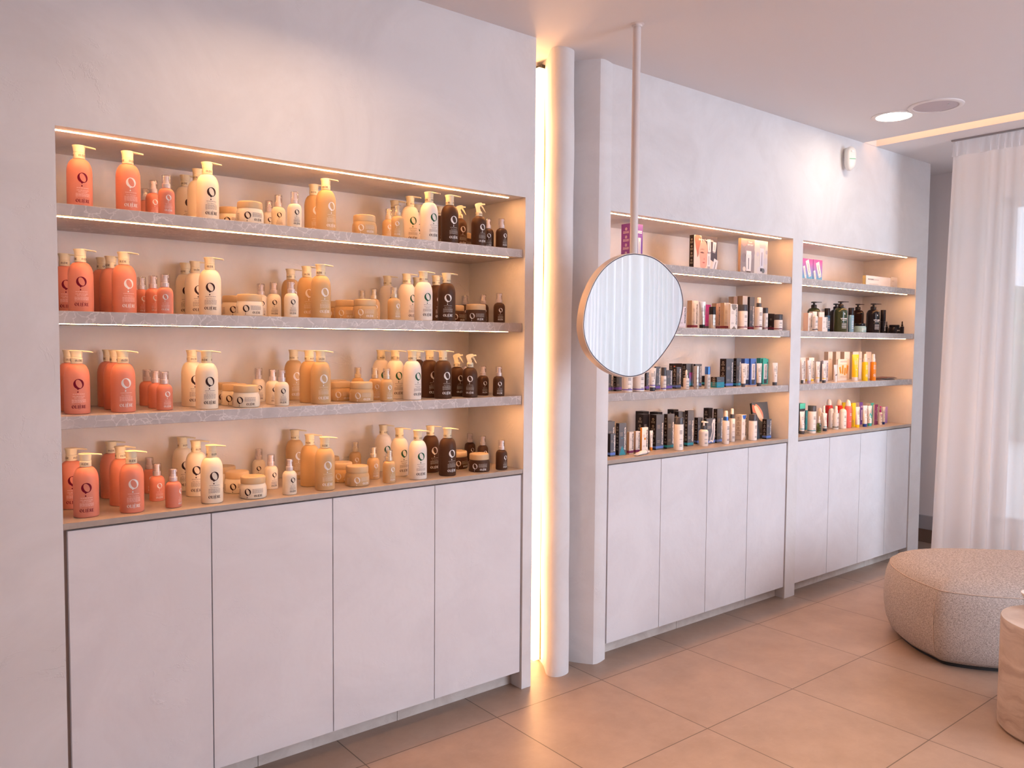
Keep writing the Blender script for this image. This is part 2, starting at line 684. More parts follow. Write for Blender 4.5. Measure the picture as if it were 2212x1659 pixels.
MB().box(-.09, -2.95, -.02, .06, 2.95, .005).obj('window_sill', mat('sill_stone', (.55, .53, .54), .5), WIN)

# ---- outside, seen through the sheer curtain
struct(MB().box(6.7, -25, -.2, 30, 8, -.02).obj('terrace', mat('terrace_paving', (.70, .68, .66), .8)))
HG = mat('hedge_leaves', (.12, .17, .09), .8)
nt = HG.node_tree
n1 = N(nt, 'ShaderNodeTexNoise', i_Scale=9, i_Detail=5)
rp = ramp(nt, [(.35, (.05, .08, .04)), (.65, (.24, .30, .17))])
nt.links.new(coords(nt).outputs[0], n1.inputs['Vector'])
nt.links.new(n1.outputs['Fac'], rp.inputs[0])
nt.links.new(rp.outputs[0], nt.nodes['Principled BSDF'].inputs['Base Color'])
rg = random.Random(3)
m = MB()
rings = []
for i in range(60):
    y = -22 + i * .45
    rings.append([(15 + .9 * cos(a) + rg.uniform(-.15, .15), y + rg.uniform(-.1, .1),
                   max(-.02, (1.2 + 1.35 * sin(a) + rg.uniform(-.15, .15)) * (1 + 1.6 * min(1, max(0, (-5 - y) / 3))))) for a in [2 * pi * k / 14 for k in range(14)]])  # far stretch raised to keep bright sky out of the mirror
m.loft(rings)
o = m.obj('hedge', HG, smooth=80)
tag(o, 'green hedge beyond the terrace, seen dimly through the sheer curtain', 'hedge')


# ------------------------------------------------------------------ fitted furniture in the niches
def shelf(x0, x1, z0, z1, yf, led, label, group):
    o = MB().box(x0 + .002, yf, z0, x1 - .002, YB - .002, z1).obj('wall_shelf', STO, bevel=.0012)
    tag(o, label, 'shelf', group)
    if led:
        MB().box(x0 + .004, yf + .029, z0 - .0014, x1 - .056, yf + .036, z0 + .004).obj('led_strip', LEDM, o)
    return o


def worktop(x0, x1, z0, z1, yf, label):
    o = MB().box(x0 + .001, yf, z0, x1 - .001, YB - .002, z1).obj('worktop', TOP, bevel=.001)
    return tag(o, label, 'worktop', 'stone worktops')


def top_led(x0, x1, z, y, label):
    o = MB().box(x0 + .003, y + .003, z - .0016, x1 - .052, y + .011, z + .002).obj('led_light_strip', LEDM)
    return tag(o, label, 'light strip', 'warm light strips')


def cabinet(x0, x1, zt, zb, yf, seams, plinth, label):
    r = empty('base_cabinet', ((x0 + x1) / 2, .2, 0))
    tag(r, label, 'cabinet', 'white base cabinets')
    ox, oy = (x0 + x1) / 2, .2

    def place(o):
        o.location = (-ox, -oy, 0)
        return o
    place(MB().box(x0 + .0015, yf + .021, zb + .012, x1 - .002, YB - .004, zt).obj('carcass', DARK, r))
    for i in range(len(seams) - 1):
        a, c = seams[i] + .0017, seams[i + 1] - .0017
        place(MB().box(a, yf, zb, c, yf + .019, zt - .006).obj('door', PLC, r, bevel=.0012))
    ps = [x0 + .002] + plinth + [x1 - .002]
    m = MB()
    for a, c in zip(ps, ps[1:]):
        m.box(a + .0012, .078, .0005, c - .0012, .10, zb + .004)
    place(m.obj('plinth', PLI, r))
    return r


G = 'grey stone shelves'
shelf(XL, XR, 1.8949, 1.930, .0143, True, 'topmost grey veined stone shelf in the left niche', G)
shelf(XL, XR, 1.5758, 1.6136, .0143, True, 'middle grey veined stone shelf in the left niche', G)
shelf(XL, XR, 1.2604, 1.2984, .0143, True, 'lowest grey veined stone shelf in the left niche', G)
worktop(XL, XR, .9597, .9784, .002, 'grey stone worktop over the left niche cabinet')
top_led(XL, XR, ZT, .048, 'warm light strip along the top of the left niche')
cabinet(XL, XR, .9597, .078, .006, [.476, .904, 1.3445, 1.792, 2.2415], [1.084, 1.661], 'white plastered cabinet with four tall doors in the left niche')
for (a, c, nm, ss, pl) in ((b1L, b1R, 'middle', [2.798, 3.181, 3.558, 3.927, 4.3105], [3.389, 4.005]),
                           (b2L, b2R, 'right', [4.427, 4.793, 5.178, 5.536, 5.872], [4.778, 5.381])):
    wh_ = {'middle': 'niche behind the round mirror', 'right': 'niche nearest the curtain'}[nm]
    shelf(a, c, 1.8907, 1.930, .0225, True, 'topmost grey stone shelf in the ' + wh_, G)
    shelf(a, c, 1.5756, 1.613, .0225, True, 'middle grey stone shelf in the ' + wh_, G)
    shelf(a, c, 1.2506, 1.289, .0225, True, 'lowest grey stone shelf in the ' + wh_, G)
    worktop(a, c, .9486, .968, .0185, 'grey stone worktop in the ' + wh_)
    top_led(a, c, ZB, .060, 'warm light strip along the top of the ' + wh_)
    cabinet(a, c, .9486, .07, .0225, ss, pl, 'white cabinet with four doors in the ' + wh_)

# ---- vertical light profile in the slot between the walls
r = empty('light_profile', (2.50, .2, 0))
tag(r, 'glowing vertical light profile in the slot beside the plaster column', 'light')
MB().box(-.022, -.012, .012, .012, .030, 2.795).obj('diffuser', emis('profile_led', LED, 16.0), r)
MB().box(.013, -.014, .010, .022, .034, 2.80).obj('housing', mat('brass_housing', (.55, .36, .17), .4, .6), r)
MB().box(-.006, -.013, 2.796, .020, .032, 2.812).obj('end_cap', mat('black_plastic', (.012, .011, .012), .5), r)

# ---- ceiling fittings
r = empty('ceiling_downlight', (4.636, -.402, ZC))
tag(r, 'round lit downlight in the ceiling, touching the round speaker', 'ceiling light')
MB().lathe([(.094, .002), (.094, -.004), (.110, -.006), (.117, -.003), (.118, .002)], 48, caps=False).obj('trim_ring', mat('white_metal', (.78, .74, .73), .5), r, 40)
MB().lathe([(.0, -.0025), (.0945, -.0025)], 48, caps=False).obj('diffuser', emis('downlight_glow', (1.0, .80, .62), 42.0), r)
r = empty('ceiling_speaker', (4.603, -.648, ZC))
tag(r, 'round grey ceiling speaker grille beside the downlight', 'speaker')
MB().lathe([(.113, .002), (.113, -.006), (.130, -.008), (.138, -.004), (.139, .002)], 48, caps=False).obj('trim_ring', mat('white_metal', (1, 1, 1)), r, 40)
GRI = mat('speaker_grille', (.52, .47, .50), .7)
MB().lathe([(.0, -.006), (.09, -.005), (.1135, -.003)], 48, caps=False).obj('grille', GRI, r, 40)
MB().box(-.008, -.07, -.009, .008, -.064, -.0058).obj('badge', mat('badge_metal', (.75, .72, .72), .3, .7), r)

# ---- motion detector on the right wall
WP = mat('white_plastic', (.80, .77, .74), .35)
r = empty('motion_detector', (4.845, -.03, 2.688), radians(-30))
tag(r, 'small white motion detector with green light high on the right wall', 'detector')
prof = []
rings = []
for k in range(15):
    t_ = k / 14
    z = -.072 + .144 * t_
    e = sqrt(max(0.0, 1 - abs(2 * t_ - 1) ** 3.2))
    w_, d_ = .034 * max(e, .25) * (0.92 + .08 * t_), .026 * max(e, .3) + .006 * t_
    rings.append([(w_ * sx * (abs(cos(a)) ** .55), (-d_ * abs(sin(a)) ** .6 if sin(a) > 0 else .012), z)
                  for a in [2 * pi * i / 24 for i in range(24)] for sx in [1 if cos(a) >= 0 else -1]])
MB().loft(rings).obj('housing', WP, r, 45)
MB().box(-.018, .008, .015, .018, .052, .070).obj('bracket', WP, r, bevel=.003)
MB().box(-.020, -.0335, -.008, .020, -.028, -.0055).obj('indicator', emis('green_led', (.35, .9, .5), .7), r)
MB().box(-.010, -.0345, .036, .006, -.030, .043).obj('badge', mat('badge_white', (.95, .93, .9), .3), r)

# ---- mirror hung from the ceiling
out = [(2.522, 1.902), (2.604, 1.897), (2.674, 1.876), (2.735, 1.841), (2.788, 1.801), (2.816, 1.748), (2.824, 1.701), (2.814, 1.649), (2.789, 1.591), (2.749, 1.536), (2.694, 1.482), (2.645, 1.443), (2.582, 1.404), (2.51, 1.389), (2.444, 1.393), (2.371, 1.414), (2.317, 1.443), (2.264, 1.484), (2.233, 1.53), (2.218, 1.576), (2.217, 1.618), (2.227, 1.674), (2.247, 1.726), (2.28, 1.78), (2.323, 1.826), (2.38, 1.864), (2.443, 1.89), (2.48, 1.898)]
cx_, cz_ = 2.52, 1.645
r = empty('hanging_mirror', (cx_, -.376, ZC))
tag(r, 'pebble shaped mirror hanging on a white ceiling pole', 'mirror')
sm = smoothpoly([(x - cx_, z - ZC) for x, z in out], 4)
cc = (0, cz_ - ZC)


def sc(k):
    return [(cc[0] + (x - cc[0]) * k, cc[1] + (z - cc[1]) * k) for x, z in sm]


def pl(k, y):
    return [(x, y, z) for x, z in sc(k)]


FRM = mat('mirror_frame', (.70, .58, .50), .45, .25)
m = MB()
m.loft([pl(.965, -.0165), pl(.985, -.0185), pl(.998, -.0185), pl(1.0, -.016), pl(1.0, .017), pl(.99, .019), pl(.5, .019)], caps=False)
m.obj('frame', FRM, r, 35)
MB().loft([pl(.972, -.0172), pl(.9865, -.0196), pl(.99, -.0180)], caps=False).obj('inner_rim', mat('dark_rim', (.03, .02, .05), .4), r, 60)
gl = mat('mirror_silver', (.95, .96, .97), .01, 1.0)
m = MB()
m.v = pl(.984, -.0178)
m.f = [list(range(len(m.v)))]
m.m = [0]
m.obj('mirror_glass', gl, r)
m = MB().lathe([(.0165, 1.90 - ZC), (.0165, -.001)], 20)
m.obj('pole', mat('white_pole', (.76, .70, .69), .45), r, 40)
MB().lathe([(.020, -.012), (.021, -.004), (.030, -.0005)], 20).obj('ceiling_flange', mat('white_pole', (1, 1, 1)), r, 40)

# ---- sheer curtain
SH = bpy.data.materials.new('sheer_fabric')
SH.use_nodes = True
nt = SH.node_tree
nt.nodes.clear()
dn = N(nt, 'ShaderNodeBsdfDiffuse')
dn.inputs[0].default_value = (.93, .90, .90, 1)
tn = N(nt, 'ShaderNodeBsdfTranslucent')
tn.inputs[0].default_value = (.93, .91, .93, 1)
pn = N(nt, 'ShaderNodeBsdfTransparent')
x1 = N(nt, 'ShaderNodeMixShader', i_Fac=.58)
x2 = N(nt, 'ShaderNodeMixShader')
nt.links.new(dn.outputs[0], x1.inputs[1])
nt.links.new(tn.outputs[0], x1.inputs[2])
nt.links.new(x1.outputs[0], x2.inputs[1])
nt.links.new(pn.outputs[0], x2.inputs[2])
lw = N(nt, 'ShaderNodeLayerWeight', i_Blend=.45)     # more cloth in the line of sight where a fold turns edge-on
mr = N(nt, 'ShaderNodeMapRange')
mr.inputs['To Min'].default_value = .17
mr.inputs['To Max'].default_value = .06
nt.links.new(lw.outputs['Facing'], mr.inputs[0])
nt.links.new(mr.outputs[0], x2.inputs[0])
oo = N(nt, 'ShaderNodeOutputMaterial')
nt.links.new(x2.outputs[0], oo.inputs[0])
r = empty('sheer_curtain', (5.455, -.385, ZC))
tag(r, 'long white sheer pleated curtain hanging in front of the window', 'curtain')
rg = random.Random(11)


def cloth(y_start, y_end, z0, z1, amp, nz, ny, wl, flare, spread=.05):
    ys = [y_start + (y_end - y_start) * i / ny for i in range(ny + 1)]
    ph = []
    p = 0
    for i in range(ny + 1):
        p += 2 * pi * abs(y_end - y_start) / ny / wl * (1 + .45 * sin(ys[i] * 7.3) + .3 * sin(ys[i] * 17.1))
        ph.append(p)
    rings = []
    for k in range(nz + 1):
        z = z0 + (z1 - z0) * k / nz
        g = 1 - k / nz
        rings.append([(amp * (.45 + .55 * g) * sin(ph[i] + .25 * sin(z * 2 + ys[i] * 3)) + flare * g * sin(ys[i] * 2.3) * .5,
                       y + .012 * g * cos(ph[i]) + spread * g * max(0, 1 + ys[i] / .5), z) for i, y in enumerate(ys)])
    return MB().loft(rings, caps=False, closed=False)


cloth(0.0, -5.75, .02 - ZC, -.105, .022, 10, 1300, .075, .06).obj('cloth', SH, r, 180)
cloth(0.0, -5.75, -.105, -.012, .010, 2, 1700, .034, 0, 0).obj('pleat_heading', SH, r, 180)
o = MB().box(5.445, -6.15, ZC - .009, 5.465, -.375, ZC - .0005).obj('curtain_track', mat('track_grey', (.30, .27, .27), .5))
tag(o, 'slim grey curtain track on the ceiling above the sheer curtain', 'curtain track')

# ---- pouf
FAB = mat('woven_fabric', (.44, .33, .265), .9, 0, .15)
nt = FAB.node_tree
L = nt.links.new
b = nt.nodes['Principled BSDF']
co = coords(nt, (1, 1, 1))
wv1 = N(nt, 'ShaderNodeTexNoise', i_Scale=420, i_Detail=2)
m1_ = N(nt, 'ShaderNodeMapping')
m1_.inputs['Scale'].default_value = (1, 1, .35)
L(co.outputs[0], m1_.inputs[0])
L(m1_.outputs[0], wv1.inputs['Vector'])
wv2 = N(nt, 'ShaderNodeTexNoise', i_Scale=420, i_Detail=2)
m2_ = N(nt, 'ShaderNodeMapping')
m2_.inputs['Scale'].default_value = (.3, .3, 1.3)
L(co.outputs[0], m2_.inputs[0])
L(m2_.outputs[0], wv2.inputs['Vector'])
av = N(nt, 'ShaderNodeMath', operation='ADD')
L(wv1.outputs['Fac'], av.inputs[0])
L(wv2.outputs['Fac'], av.inputs[1])
rp = ramp(nt, [(.36, (.26, .215, .19)), (.64, (.63, .56, .515))])
hv = N(nt, 'ShaderNodeMath', operation='MULTIPLY')
hv.inputs[1].default_value = .5
L(av.outputs[0], hv.inputs[0])
L(hv.outputs[0], rp.inputs[0])
L(rp.outputs[0], b.inputs['Base Color'])
bp = N(nt, 'ShaderNodeBump', i_Strength=.5, i_Distance=.003)
L(av.outputs[0], bp.inputs['Height'])
L(bp.outputs[0], b.inputs['Normal'])
foot = [(3.965, -1.06), (3.985, -.955), (4.075, -.79), (4.24, -.63), (4.45, -.555), (4.72, -.66), (5.0, -.92), (5.2, -1.25), (5.15, -1.62), (4.8, -1.78), (4.40, -1.58), (4.09, -1.27)]
fp = smoothpoly(foot, 8)
fcx, fcy = 4.58, -1.12
r = empty('pouf', (fcx, fcy, 0))
tag(r, 'big beige woven pouf on the tiles near the curtain', 'pouf')


def ringat(dx, z, k=None):
    out_ = []
    n = len(fp)
    for i in range(n):
        x, y = fp[i]
        vx, vy = x - fcx, y - fcy
        d = sqrt(vx * vx + vy * vy)
        s_ = (d - dx) / d if k is None else k
        out_.append((vx * s_, vy * s_, z))
    return out_


prof = [(.055, .022), (.030, .045), (.012, .09), (.002, .15), (0, .20), (.002, .26), (.008, .31), (.018, .345), (.026, .362), (.029, .366), (.034, .373), (.055, .390), (.09, .404), (.16, .417)]
rings = [ringat(d, z) for d, z in prof] + [ringat(0, .423, .55), ringat(0, .426, .25), ringat(0, .427, .02)]
MB().loft(rings).obj('upholstery', FAB, r, 60)
m = MB().tube(ringat(.0275, .366), .0028, 6, closed=True)
m.obj('piping', mat('piping_fabric', (.52, .41, .34), .9), r, 80)
for i_ in (4, 52):
    m = MB().tube([(ringat(d - .0005, z)[i_]) for d, z in prof[1:10]], .0016, 5)
    m.obj('seam', mat('piping_fabric', (1, 1, 1)), r, 80)
MB().loft([ringat(.075, 0.0), ringat(.075, .03)]).obj('base', mat('black_base', (.02, .018, .018), .8), r)

# ---- travertine side table and bowl
TR = mat('travertine', (.5, .4, .3), .45, 0, .4)
nt = TR.node_tree
L = nt.links.new
co = coords(nt, (1, 1, 1))
nz = N(nt, 'ShaderNodeTexNoise', i_Scale=2.6, i_Detail=5, i_Roughness=.55)
L(co.outputs[0], nz.inputs['Vector'])
mx = N(nt, 'ShaderNodeMix', data_type='RGBA')
mx.inputs[0].default_value = .17
L(co.outputs[0], mx.inputs[6])
L(nz.outputs['Color'], mx.inputs[7])
mp_ = N(nt, 'ShaderNodeMapping')
mp_.inputs['Scale'].default_value = (1.4, 1.4, 8.0)
L(mx.outputs[2], mp_.inputs[0])
wv = N(nt, 'ShaderNodeTexNoise', i_Scale=2.2, i_Detail=7, i_Roughness=.6, i_Distortion=.9)
L(mp_.outputs[0], wv.inputs['Vector'])
rp = ramp(nt, [(.28, (.34, .25, .20)), (.45, (.49, .39, .325)), (.58, (.56, .46, .39)), (.75, (.66, .57, .50))])
L(wv.outputs['Fac'], rp.inputs[0])
L(rp.outputs[0], nt.nodes['Principled BSDF'].inputs['Base Color'])
o = MB().lathe([(.214, 0), (.226, .012), (.2275, .03), (.2275, .441), (.2255, .446), (0, .447)], 72).obj('side_table', TR, None, 35)
o.location = (3.672, -1.637, 0)
tag(o, 'round travertine drum side table at the right edge', 'side table')
o = MB().lathe([(0, 0), (.030, 0), (.034, .004), (.052, .035), (.064, .062), (.066, .066), (.063, .067), (.058, .060), (.040, .022), (0, .012)], 40).obj('bowl', mat('cream_ceramic', (.74, .66, .58), .35), None, 50)
o.location = (3.757, -1.508, .447)
tag(o, 'small cream ceramic bowl on the travertine side table', 'bowl')

# ------------------------------------------------------------------ hair care bottles of the left niche
CREAM = mat('cream_plastic', (.80, .72, .52), .42, 0, .35)
WCAP = mat('white_pump_plastic', (.84, .78, .78), .35)
CLR = clearmat('clear_cap', (.93, .90, .90), .06, .08)
INK = {'burgundy': mat('burgundy_ink', (.16, .004, .02), .6, 0, .15), 'white': mat('white_ink', (.84, .80, .78), .5),
       'brown': mat('brown_ink', (.04, .018, .018), .6, 0, .15), 'green': mat('green_ink', (.025, .11, .06), .6, 0, .15),
       'palecoral': mat('pale_coral_ink', (.86, .52, .45), .5), 'greyink': mat('grey_ink', (.36, .28, .25), .5),
       'sand': mat('sand_ink', (.72, .60, .45), .5), 'dim': mat('dim_grey_ink', (.40, .34, .30), .5), 'black': mat('black_ink', (.012, .010, .012), .6, 0, .15)}
BODY = {'coral': mat('coral_plastic', (.69, .245, .17), .48, 0, .35), 'cream': mat('ivory_plastic', (.84, .74, .60), .45, 0, .35),
        'ochre': mat('ochre_plastic', (.58, .385, .20), .48, 0, .35), 'pearl': mat('pearl_plastic', (.86, .79, .72), .45, 0, .35),
        'umber': mat('umber_plastic', (.075, .034, .018), .45, 0, .2)}
TAN = mat('tan_lid', (.64, .46, .27), .45, 0, .35)
# type: body, emblem ink, brand ink, small ink, lines of text, label
TYPES = {
    'A': ('pump', 'coral', 'burgundy', 'burgundy', 'palecoral', ['60% MOISTURE', '40% GLAZE'], 'coral pump bottle with burgundy emblem'),
    'B': ('pump', 'coral', 'white', 'white', 'palecoral', ['Hair Shampoo'], 'coral pump bottle with white emblem'),
    'C': ('serum', 'coral', 'white', 'white', 'palecoral', ['Hair Serum'], 'small coral bottle with clear cap'),
    'D': ('pump', 'cream', 'brown', 'brown', 'greyink', ['Hair Shampoo'], 'ivory pump bottle with brown emblem'),
    'E': ('jar', 'cream', 'brown', 'brown', 'greyink', [], 'ivory jar with tan lid'),
    'F': ('serum', 'cream', 'brown', 'brown', 'greyink', ['Hair Serum'], 'small ivory bottle with clear cap'),
    'G': ('pump', 'ochre', 'white', 'white', 'sand', ['Hair Shampoo'], 'ochre pump bottle with white emblem'),
    'H': ('jar', 'ochre', 'white', 'white', 'sand', [], 'ochre jar with tan lid'),
    'I': ('serum', 'ochre', 'white', 'white', 'sand', ['Hair Serum'], 'small ochre bottle with clear cap'),
    'J': ('pump', 'pearl', 'green', 'brown', 'greyink', ['Anti Dandruff', 'Shampoo'], 'pearl pump bottle with green emblem'),
    'K': ('pump', 'umber', 'white', 'white', 'dim', ['Hair Shampoo'], 'dark brown pump bottle with white emblem'),
    'L': ('spray', 'umber', 'white', 'white', 'dim', ['Leave-In Hair Mask'], 'dark brown trigger spray bottle'),
    'M': ('jar', 'umber', 'white', 'white', 'dim', [], 'dark brown jar with tan lid'),
    'N': ('serum', 'umber', 'white', 'white', 'dim', ['Hair Serum'], 'small dark brown bottle with clear cap'),
}
GROUPN = {'pump': 'pump bottles in the left niche', 'serum': 'small capped bottles in the left niche', 'jar': 'jars in the left niche', 'spray': 'trigger sprays in the left niche'}


def shoulder(r, zb, zt, rn, n=9):
    """quarter-round shoulder from the wall (r, zb) to the neck (rn, zt)"""
    return [(rn + (r - rn) * cos(pi / 2 * i / n), zb + (zt - zb) * sin(pi / 2 * i / n)) for i in range(n + 1)]


ME = {}
# --- shared meshes
m = MB().lathe([(.0325, 0), (.0350, .0015), (.036, .005), (.0362, .06), (.036, .108)] + shoulder(.036, .112, .1545, .0150) + [(.0150, .156)], 48)
ME['pump_body'] = m
ME['neck'] = MB().lathe([(.0148, .1555), (.0165, .1560), (.0167, .1565), (.0167, .1735), (.0160, .1742), (.0148, .1743)], 36)
p = Print()
for a in (0, 120, 240):
    pass
q_ = Print()
for k in range(3):
    q_.brand(-.0095 + k * .035, .1618, .0064, .0215)
ME['neck_print'] = q_.cyl(.0167, .00025)
ME['head'] = MB().lathe([(.0150, .1744), (.0162, .1750), (.0164, .180), (.0172, .187), (.0194, .1935), (.0199, .1952), (.0192, .1962), (.0, .1964)], 36)
noz = []
for t_ in [i / 8 for i in range(9)]:
    x = .006 + t_ * .040
    w_ = .0150 * (1 - t_) ** 1.3 * .75 + .0050
    zt_ = .1963 - .0045 * t_ ** 1.6
    th = .0052 - .0012 * t_
    noz.append([(x, -w_, zt_ - .0016), (x, -w_ * .8, zt_), (x, w_ * .8, zt_), (x, w_, zt_ - .0016), (x, w_ * .7, zt_ - th), (x, -w_ * .7, zt_ - th)])
ME['nozzle'] = MB().loft(noz)
ME['serum_body'] = MB().lathe([(.0222, 0), (.0242, .0012), (.025, .004), (.025, .062)] + shoulder(.025, .064, .0845, .0118, 8) + [(.0118, .086)], 40)
ME['serum_pump'] = MB().lathe([(.0122, .0862), (.0126, .0868), (.0126, .099), (.0118, .1002), (.0086, .1006), (.0082, .108), (.0074, .1084), (.0071, .114), (.0080, .1205), (.0086, .1235), (.0080, .1246), (0, .1246)], 32)
ME['serum_spout'] = MB().box(.004, -.003, .1165, .0112, .003, .1225)
ME['serum_cap'] = MB().lathe([(.0138, .0868), (.0138, .1255), (.0132, .1272), (0, .1276)], 32, caps=False)
ME['jar_body'] = MB().lathe([(.0405, 0), (.0440, .0015), (.0458, .006), (.0462, .022), (.0455, .036), (.0438, .043), (.0418, .0475), (.0412, .051)], 56)
ME['jar_lid'] = MB().lathe([(.0405, .0512), (.0418, .0516), (.0422, .053), (.0422, .0690), (.0412, .0735), (.0385, .0760), (0, .0768)], 56)
ME['spray_body'] = MB().lathe([(.0290, 0), (.0312, .0012), (.032, .005), (.032, .086)] + shoulder(.032, .090, .124, .0128) + [(.0128, .126)], 44)
ME['spray_neck'] = MB().lathe([(.0126, .1255), (.0142, .1262), (.0144, .1270), (.0144, .141), (.0130, .1422), (.0122, .146)], 32)
q_ = Print()
for k in range(3):
    q_.brand(-.0075 + k * .030, .1308, .005, .0165)
ME['spray_print'] = q_.cyl(.0144, .00025)
hd = [(-.010, .146), (.007, .146), (.0075, .153), (.004, .160), (.0055, .166), (.010, .170), (.016, .1715), (.021, .1725), (.021, .1775), (.0135, .1785), (.012, .1815), (.002, .1820), (-.008, .1795), (-.0150, .1755), (-.0165, .171), (-.0145, .165), (-.0115, .155)]
ME['spray_head'] = MB().side_prism(hd, -.0066, .0066)
tr = [(.006, .169), (.0145, .170), (.019, .163), (.0235, .153), (.028, .1435), (.0265, .1425), (.021, .150), (.0150, .159)]
ME['spray_trigger'] = MB().side_prism(tr, -.0042, .0042)
ME['spray_tip'] = MB().tube([(.020, 0, .175), (.0255, 0, .1745)], .0034, 12)
MESH = {k: v.mesh(k, [CREAM] if k in ('neck', 'head', 'nozzle') else [WCAP], 32) for k, v in ME.items() if 'print' not in k}


def mm(key, material, tagname):
    """a copy of a shared mesh in another material"""
    k = key + tagname
    if k not in MESH:
        me = MESH[key].copy()
        me.materials.clear()
        me.materials.append(material)
        MESH[k] = me
    return MESH[k]


NECKP = pmesh(ME['neck_print'], 'neck_print', INK['brown'])
SPRAYP = pmesh(ME['spray_print'], 'spray_print', INK['brown'])
PRN = {}


def art(kind, seed, words):
    """(emblem, brand, small print) artwork for a body"""
    rnd = random.Random(seed)
    e, bnd, sp = Print(), Print(), Print()
    if kind == 'pump':
        e.emblem(0, .0935, .0155)
        bnd.brand(-.0205, .0185, .0098, .041)
        rd, k = .0362, 1.0
        sp.lines(-.017, .017, .0605, .0640, 1, rnd, .5)
        z = .0585
        for w in words:
            z -= .0048
            sp.text(w, 0, z, .0052, bold=.01)
        sp.lines(-.020, .020, .036, z - .0022, 4, rnd)
        sp.rect(-.020, .0335, -.014, .0342)
    elif kind == 'spray':
        e.emblem(0, .078, .0125)
        bnd.brand(-.0165, .0165, .0082, .033)
        rd = .032
        sp.lines(-.012, .012, .0520, .0545, 1, rnd, .5)
        sp.text(words[0], 0, .0470, .0040, bold=.01)
        sp.lines(-.0165, .0165, .0300, .0445, 5, rnd)
    elif kind == 'serum':
        e.emblem(0, .0535, .0088)
        bnd.brand(-.0120, .0105, .0060, .024)
        rd = .025
        sp.lines(-.010, .010, .0335, .0352, 1, rnd, .5)
        sp.text(words[0], 0, .0292, .0040, bold=.015)
        sp.lines(-.012, .012, .0185, .0278, 5, rnd)
    else:
        e.emblem(-.019, .0255, .0118)
        bnd.brand(.0025, .0082, .0078, .030)
        rd = .0462
        sp.lines(-.003, .036, .0335, .0362, 1, rnd, .5)
        sp.lines(-.003, .036, .0205, .0328, 5, rnd)
    off = .0004
    return e.cyl(rd, off), bnd.cyl(rd, off), sp.cyl(rd, off)


def make(t):
    kind, body, ie, ib, isp, words, lab = TYPES[t]
    nm = {'pump': 'pump_bottle', 'serum': 'serum_bottle', 'jar': 'cream_jar', 'spray': 'spray_bottle'}[kind]
    r = empty(nm)
    if kind == 'pump':
        link('body', mm('pump_body', BODY[body], body), r)
        nk = link('neck_band', MESH['neck'], r)
        link('neck_lettering', NECKP, nk)
        h = link('pump_head', MESH['head'], r)
        link('nozzle', MESH['nozzle'], h)
    elif kind == 'serum':
        link('body', mm('serum_body', BODY[body], body), r)
        p_ = link('pump', mm('serum_pump', CREAM if t == 'I' else WCAP, t), r)
        link('spout', mm('serum_spout', CREAM if t == 'I' else WCAP, t), p_)
        link('clear_cap', mm('serum_cap', CLR, 'clr'), r)
    elif kind == 'jar':
        link('body', mm('jar_body', BODY[body], body), r)
        link('lid', mm('jar_lid', TAN, 'tan'), r)
    else:
        link('body', mm('spray_body', BODY[body], body), r)
        nk = link('neck_band', mm('spray_neck', CREAM, 'c'), r)
        link('neck_lettering', SPRAYP, nk)
        h = link('spray_head', mm('spray_head', CREAM, 'c'), r)
        link('trigger', mm('spray_trigger', CREAM, 'c'), h)
        link('nozzle_tip', mm('spray_tip', CREAM, 'c'), h)
    a, b_, c_ = art(kind, ord(t), words)
    link('emblem', pmesh(a, 'emblem', INK[ie]), r)
    link('brand_lettering', pmesh(b_, 'brand_lettering', INK[ib]), r)
    link('small_print', pmesh(c_, 'small_print', INK[isp]), r)
    if kind == 'jar':
        bc = Print()
        bc.lines(-.064, -.050, .009, .034, 9, random.Random(3))
        link('side_print', pmesh(bc.cyl(.0462, .0004), 'side_print', INK[isp]), r)
    return r


